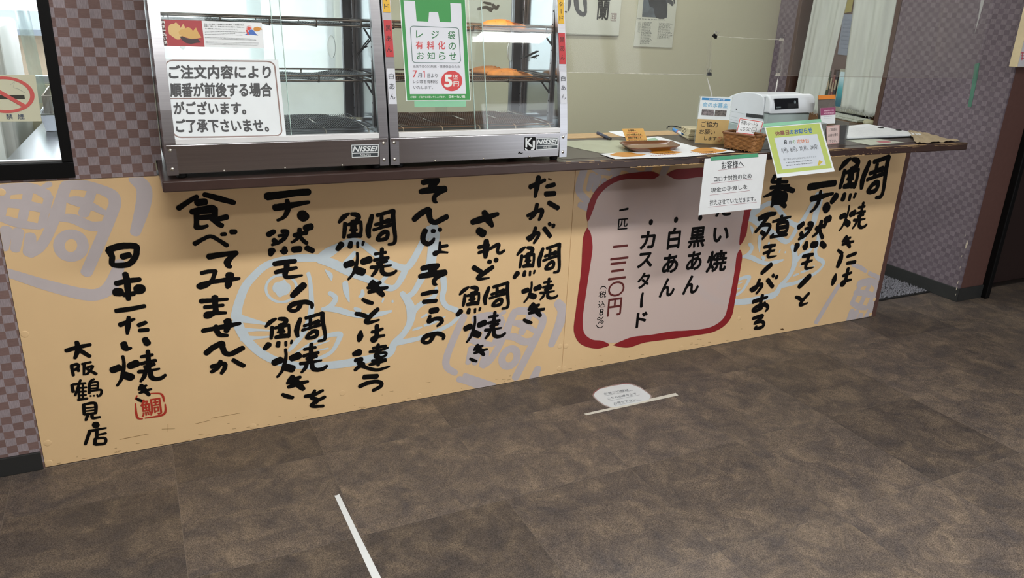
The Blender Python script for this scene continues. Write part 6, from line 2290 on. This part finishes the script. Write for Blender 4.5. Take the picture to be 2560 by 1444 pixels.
# monitor
xm_ = 5.0
MPL = plane((xm_, 1.7, 1.0), (-1, 0, 0))
mo = thing('computer_monitor', 'computer monitor with blue green screen behind the curtains', 'monitor', (xm_ + .1, 1.65, zk))
a, b = MPL(2086, 200), MPL(2118, 268)
y1_, y0_ = MPL(2090, 230).y - .004, MPL(2090, 230).y - .36
obj('bezel', MB().bbox(xm_ + .002, xm_ + .03, y0_ - .02, y1_ + .006, b.z - .045, 1.075, b=.004), mat('monitor_bezel', '9a9c86', rough=.4), mo)


def screen_mat():
    m = bpy.data.materials.new('blue_green_screen')
    m.use_nodes = True
    nt = m.node_tree
    b_ = nt.nodes['Principled BSDF']
    tc = node(nt, 'ShaderNodeTexCoord')
    nz = node(nt, 'ShaderNodeTexNoise', i_Scale=9.0, i_Detail=3.0)
    nt.links.new(tc.outputs['Object'], nz.inputs['Vector'])
    sp = node(nt, 'ShaderNodeSeparateXYZ')
    nt.links.new(tc.outputs['Object'], sp.inputs[0])
    r = node(nt, 'ShaderNodeMapRange', i_1=.84, i_2=1.06)
    nt.links.new(sp.outputs[2], r.inputs[0])
    ad = node(nt, 'ShaderNodeMath', operation='ADD')
    nt.links.new(r.outputs[0], ad.inputs[0])
    mu = node(nt, 'ShaderNodeMath', operation='MULTIPLY', i_1=.3)
    nt.links.new(nz.outputs[0], mu.inputs[0])
    nt.links.new(mu.outputs[0], ad.inputs[1])
    cr = node(nt, 'ShaderNodeValToRGB')
    e = cr.color_ramp.elements
    e[0].position, e[0].color = .15, lin('17606e')
    e[1].position, e[1].color = 1.0, lin('c9e6e8')
    e2 = e.new(.5)
    e2.color = lin('2fa3a6')
    nt.links.new(ad.outputs[0], cr.inputs[0])
    b_.inputs['Base Color'].default_value = (.01, .01, .01, 1)
    b_.inputs['Roughness'].default_value = .2
    nt.links.new(cr.outputs[0], b_.inputs['Emission Color'])
    b_.inputs['Emission Strength'].default_value = .55
    return m


obj('screen', MB().box(xm_ - .0002, xm_ + .0018, y0_, y1_ - .006, b.z - .005, 1.055), screen_mat(), mo)
obj('monitor_stand', MB().bbox(xm_ + .031, xm_ + .07, (y0_ + y1_) / 2 - .04, (y0_ + y1_) / 2 + .04, zk + .016, .95, b=.004), M_blackrub, mo)
obj('monitor_foot', MB().bbox(xm_ - .05, xm_ + .13, (y0_ + y1_) / 2 - .11, (y0_ + y1_) / 2 + .11, zk + .0003, zk + .0155, b=.004), M_blackrub, mo)
# books left of the monitor on the desk
cols = [('a04a24', 'orange brown'), ('b5782c', 'ochre'), ('3f4a34', 'dark green'), ('6b5650', 'mauve brown'), ('7d5048', 'reddish brown'), ('30282a', 'black')]
yb2 = y1_ + .008
for k, (c_, nm) in enumerate(cols):
    th = (.022, .018, .03, .024, .02, .026)[k]
    hgt = (.30, .28, .31, .33, .29, .32)[k]
    yy = yb2 + sum((.022, .018, .03, .024, .02, .026)[5 - j] + .001 for j in range(0, 5 - k))
    t = thing('book', nm + ' spined book standing between curtain panels on the office desk', 'book', (xm_ + .08, yy, zk), 'books on the office desk')
    obj('cover', MB().bbox(xm_ - .002, xm_ + .16, yy, yy + th, zk + .0005, zk + hgt, b=.0015, seg=1), mat('book_cover_' + c_, c_, rough=.5), t)
    obj('spine_label', MB().box(xm_ - .0032, xm_ - .0022, yy + th * .2, yy + th * .8, zk + hgt * .55, zk + hgt * .8), mat('book_label_pale', 'a89c80', rough=.6), t)
# paper pinned above
q = [(2108, 36), (2132, 36), (2124, 139), (2094, 136)]
OPL = plane((5.2, 1.5, 1.2), (-1, 0, 0))
t, s = poster('wall_paper_sheet', 'pale blue paper sheet hanging in the office between the curtains', 'paper', q, OPL, mat('pale_blue_paper', '8d98a6', rough=.6, var=.06), .0, .001)
mb = MB()
dashes_px(mb, inset(q, .15, .1, .9, .9), 8, OPL, .0008, .3, 8)
obj('small_print', mb, ink('707a88'), s)
t, s = poster('note_sheet', 'small yellow paper note above the blue sheet in the office', 'note', [(2118, 0), (2134, -4), (2128, 30), (2110, 33)], OPL, mat('yellow_note', 'a39a5c', rough=.6), .0, .001)
struct('wall_office_right', MB().box(5.205, 5.25, .3, 2.8, 0, ZC), MATS['office_wall'])

# door mat behind the counter
dm = thing('door_mat', 'grey tufted door mat at the passage beside the counter', 'mat', (3.6, .45, .0005))
obj('mat_base', MB().bbox(3.33, 3.935, .150, .74, .0005, .007, b=.002), M_blackrub, dm)
pm = MB()
rnd = random.Random(3)
for k in range(9000):
    x, y = rnd.uniform(3.34, 3.922), rnd.uniform(.163, .73)
    hgt = rnd.uniform(.006, .013)
    a = rnd.uniform(0, 6.28)
    r = .0028
    dx, dy = rnd.uniform(-.003, .003), rnd.uniform(-.003, .003)
    pm.add([(x + r * math.cos(a), y + r * math.sin(a), .006), (x + r * math.cos(a + 2.1), y + r * math.sin(a + 2.1), .006), (x + r * math.cos(a + 4.2), y + r * math.sin(a + 4.2), .006), (x + dx, y + dy, .006 + hgt)], [(0, 1, 3), (1, 2, 3), (2, 0, 3)])
obj('pile', pm, mat('grey_carpet_pile', '85858c', rough=.95, var=.5, scale=120), dm, kind='stuff')

# ================================================================== FLOOR MARKS
FPLN = plane((0, 0, .0004), (0, 0, 1))
M_tapew = mat('white_floor_tape', 'e4e8e8', rough=.5, var=.03)
mb = MB()
sheet_px(mb, [(1460, 1033.5), (1689, 981.5), (1696, 987.5), (1467, 1037)], FPLN, .0005, .0004)
tag(obj('floor_tape', mb, mat('cream_floor_tape', 'dcd9cd', rough=.5, var=.03)), 'cream tape line on the floor below the oval sticker', 'tape')
A_, B_ = [atZ(836, 1238, .0009), atZ(842, 1237, .0009), atZ(848, 1234, .0009), atZ(900, 1340, .0009), atZ(954, 1446, .0009), atZ(1010, 1560, .0009)], [atZ(985, 1560, .0009), atZ(931, 1446, .0009), atZ(880, 1334, .0009)]
mb = MB()
mb.prism(A_ + B_, (0, 0, -.0004))
tag(obj('floor_tape', mb, M_tapew), 'long white tape line on the floor running towards the viewer', 'tape')
cT = (1440, 920, 9.025)
st_t = thing('floor_sticker', 'white rounded laminated sticker with three handwritten lines on the floor', 'sticker', tuple(atZ(1555, 988, .0005)))
oc = [(405, 600), (430, 545), (530, 470), (800, 405), (1050, 360), (1140, 352), (1260, 370), (1440, 440), (1600, 550), (1670, 610), (1680, 660), (1630, 715), (1400, 770), (870, 880), (790, 875), (640, 820), (520, 740), (420, 640)]
oc2 = [(372, 605), (400, 530), (520, 450), (800, 382), (1050, 340), (1145, 330), (1270, 348), (1460, 425), (1620, 540), (1700, 610), (1705, 670), (1640, 735), (1400, 792), (870, 905), (780, 895), (620, 838), (500, 755), (395, 655)]
mb = MB()
fill_px(mb, oc2, FPLN, .0003, cT)
obj('clear_margin', mb, clear('laminate_margin', tint=(.8, .83, .86), refl=.08, rough=.15, haze=.25, hazecol=(.5, .55, .6)), st_t)
mb = MB()
W = [FPLN(cT[0] + p[0] / 9.025, cT[1] + p[1] / 9.025, .0007) for p in oc]
mb.prism(W, (0, 0, -.0003))
sh_ = obj('sheet', mb, M_lam, st_t)
mb = MB()
for s_, b in [('お並びの際は、', [(620, 555), (1210, 455), (1232, 503), (645, 600)]), ('こちらの線の上で', [(700, 660), (1345, 545), (1370, 590), (725, 705)]), ('お待ち下さい。', [(835, 772), (1378, 678), (1398, 722), (862, 828)])]:
    mb = MB()
    text_px(mb, s_, crop_pts(b, cT), FPLN, .0009, .008)
    obj('handwriting', mb, ink('4f5b66'), sh_)
mb = MB()
for a, b in (((640, 625), (1280, 500)), ((735, 740), (1435, 600)), ((870, 845), (1480, 715))):
    stroke_px(mb, crop_pts([(a[0], a[1], .45), (b[0], b[1], .45)], cT), FPLN, .0009)
obj('underline', mb, ink('6c7680'), sh_)

# ================================================================== LEFT WINDOW: SIGN AND KITCHEN BEHIND
SNP = plane((-.3, .0165, 1.1), (0, -1, 0))
q = [(-82, 188), (88, 187), (104, 303), (-68, 304)]
t, s = poster('no_smoking_sign', 'cream no smoking sign on the black framed window', 'sign', q, SNP, mat('cream_plastic_sign', 'd2d2b8', rough=.4, var=.02), .001, .0012)
cx, cy = 6.5, 236.5
mb = MB()
ring = [quad_map(q, .5 + .415 * math.cos(a), .575 + .345 * math.sin(a)) for a in [k * math.pi / 24 for k in range(49)]]
V, F = [], []
for k in range(48):
    pass
ro = [quad_map(q, .515 + .435 * math.cos(a), .575 + .395 * math.sin(a)) for a in [k * math.pi / 24 for k in range(48)]]
ri = [quad_map(q, .515 + .370 * math.cos(a), .575 + .335 * math.sin(a)) for a in [k * math.pi / 24 for k in range(48)]]
mb.add([SNP(*p, .0018) for p in ro + ri], [(k, (k + 1) % 48, 48 + (k + 1) % 48, 48 + k) for k in range(48)])
a, b = quad_map(q, .515 - .29, .575 + .265), quad_map(q, .515 + .27, .575 - .25)
stroke_px(mb, [(a[0], a[1], 9), (b[0], b[1], 9)], SNP, .0022)
obj('prohibition_ring', mb, ink('d0605c'), s)
mb = MB()
mb.add([SNP(*p, .0016) for p in inset(q, .22, .43, .80, .52)], [(0, 1, 2, 3)])
obj('cigarette', mb, ink('3c3c34'), s)
mb = MB()
for st_ in ([(26, 212, 1.2), (36, 206, 1.2), (34, 218, 1.2), (46, 222, 1.2), (62, 232, 1.2)],):
    stroke_px(mb, st_, SNP, .0015)
obj('smoke_curl', mb, ink('b3b6a8'), s)
mb = MB()
text_px(mb, '禁', [(14, 285), (31, 285), (33, 298), (16, 298.5)], SNP, .0017, .01)
text_px(mb, '煙', [(43, 285), (60, 285), (62, 298), (45, 298.5)], SNP, .0017, .01)
obj('lettering', mb, ink('49566b'), s)

# steel bench
M_bench = mat('bench_steel', 'b9bfc6', rough=.22, metal=1.0, var=.06, scale=5, stretch=(1, 12, 1))
bn = thing('steel_bench', 'stainless steel kitchen bench behind the black framed window', 'bench', (-.1, .9, 0))
obj('bench_top', MB().prism([(-.375, .36, .86), (.03, .36, .86), (.03, 1.62, .86), (-.315, 1.62, .86)], (0, 0, .03)), M_bench, bn)
for (x, y) in ((-.33, .42), (-.01, .42), (-.28, 1.55), (-.01, 1.55)):
    obj('leg', MB().cyl((x, y, .004), (x, y, .8595), .016), M_bench, bn)
obj('under_shelf', MB().box(-.31, -.02, .42, 1.55, .25, .265), M_bench, bn)
# steel pan
pn = thing('steel_pan', 'deep stainless steel pan standing on the kitchen bench', 'pan', (-.25, 1.15, .891))
y_ = 1.05


def pan(x0, x1, y0, y1, z0, z1, t_):
    mb = MB()
    f = .012
    o_ = [(x0 + f, y0 + f, z0), (x1 - f, y0 + f, z0), (x1 - f, y1 - f, z0), (x0 + f, y1 - f, z0)]
    tp = [(x0, y0, z1), (x1, y0, z1), (x1, y1, z1), (x0, y1, z1)]
    ti = [(x0 + t_, y0 + t_, z1), (x1 - t_, y0 + t_, z1), (x1 - t_, y1 - t_, z1), (x0 + t_, y1 - t_, z1)]
    bi = [(x0 + f + t_, y0 + f + t_, z0 + t_), (x1 - f - t_, y0 + f + t_, z0 + t_), (x1 - f - t_, y1 - f - t_, z0 + t_), (x0 + f + t_, y1 - f - t_, z0 + t_)]
    mb.add(o_ + tp + ti + bi, [(3, 2, 1, 0)] + [(i, (i + 1) % 4, 4 + (i + 1) % 4, 4 + i) for i in range(4)] + [(4 + i, 4 + (i + 1) % 4, 8 + (i + 1) % 4, 8 + i) for i in range(4)] + [(8 + i, 8 + (i + 1) % 4, 12 + (i + 1) % 4, 12 + i) for i in range(4)] + [(12, 13, 14, 15)])
    return mb


obj('pan_body', pan(-.315, -.02, .97, 1.4, .8915, .955, .002), M_bench, pn)
mb = MB().tube([(-.318, .967, .9555), (-.017, .967, .9555), (-.017, 1.403, .9555), (-.318, 1.403, .9555)], .004, 6, closed=True)
obj('rolled_rim', mb, M_bench, pn)
# wire basket in the pan
wb = thing('wire_basket', 'bright wire frying basket resting in the steel pan', 'basket', (-.2, 1.2, .91))
bx0, bx1, by0, by1, bz0, bz1 = -.30, -.06, 1.0, 1.36, .91, 1.02
mb = MB()
for z in (bz0, bz1):
    mb.tube([(bx0, by0, z), (bx1, by0, z), (bx1, by1, z), (bx0, by1, z)], .003, 6, closed=True)
obj('basket_rim', mb, M_brightwire, wb)
mb = MB()
for k in range(13):
    x = bx0 + (bx1 - bx0) * k / 12
    mb.tube([(x, by0, bz1), (x, by0, bz0), (x, by1, bz0), (x, by1, bz1)], .0013, 4)
for k in range(17):
    y = by0 + (by1 - by0) * k / 16
    mb.tube([(bx0, y, bz1), (bx0, y, bz0), (bx1, y, bz0), (bx1, y, bz1)], .0013, 4)
obj('wire_mesh', mb, M_brightwire, wb, kind='stuff')
obj('handle', MB().tube([(-.2, by0, bz1), (-.215, by0 - .05, bz1 + .02), (-.225, by0 - .2, bz1 + .03)], .006, 8), M_blackrub, wb)
# white appliance
ap = thing('white_appliance', 'tall white enamelled kitchen appliance beyond the no smoking sign', 'appliance', (-.6, 1.2, 0))
M_appl = mat('appliance_white', 'cfd6cf', rough=.35, var=.02)
obj('cabinet', MB().bbox(-.95, -.40, .98, 1.58, .02, 1.285, b=.02, seg=3), M_appl, ap)
obj('door_panel', MB().bbox(-.94, -.44, .962, .9795, .30, 1.27, b=.006), M_appl, ap)
obj('latch', MB().bbox(-.56, -.425, .95, .9615, 1.205, 1.222, b=.004), M_white, ap)
obj('latch_knob', MB().cyl((-.54, .949, 1.2135), (-.54, .938, 1.2135), .014), M_white, ap)
obj('foot', MB().box(-.92, -.44, 1.0, 1.55, .003, .0195), M_blackrub, ap)
# pipes and box below
pp = tag(obj('drain_pipe', MB().tube([(-.47, .85, .004), (-.47, .85, .7), (-.46, .9, .76)], .018, 12), M_bench), 'grey steel drain pipe beside the kitchen bench', 'pipe')
bxo = thing('grey_box', 'grey metal box with rounded edges below the white appliance', 'box', (-.56, .75, .45))
obj('box_body', MB().bbox(-.72, -.50, .66, .84, .003, .80, b=.01), mat('grey_metal_box', '8f979a', rough=.4, metal=.3), bxo)
obj('box_lid', MB().bbox(-.725, -.495, .655, .845, .8005, .815, b=.004), mat('grey_box_lid', 'a9b0b2', rough=.4, metal=.3), bxo)
# hanging plastic strip
tag(obj('plastic_strip', MB().grid(lambda u, v: (-.375 + .05 * u + .02 * (1 - v), 1.30 + .008 * math.sin(u * 9 + v * 4), .96 + .45 * v), 8, 10), clear('translucent_plastic', tint=(.8, .9, .86), refl=.06, rough=.3, haze=.45, hazecol=(.65, .75, .7))), 'translucent plastic sheet hanging beside the white appliance', 'sheet')

# neighbouring house seen through the kitchen window
nh = thing('neighbour_house', 'grey neighbouring house outside the kitchen window', 'house', (-1.4, 6.5, -.4))
obj('house_wall', MB().box(-2.4, -.58, 6.0, 7.0, -.4, 1.02), mat('house_wall', 'b3a48f', rough=.8, var=.1), nh)
obj('house_roof', MB().prism([(-2.5, 5.8, 1.02), (-.48, 5.8, 1.02), (-.48, 6.6, 1.16), (-2.5, 6.6, 1.16)], (0, 0, .05)), mat('house_roof', '8b97a3', rough=.6), nh)
tag(obj('outside_ground', MB().box(-6, 8, 2.95, 30, -.5, -.4), mat('outside_gravel', '9d9d98', rough=.9, var=.1)), 'grey ground outside the kitchen window', 'ground')
bpy.data.objects.remove(_fo)
bpy.data.curves.remove(_fc)
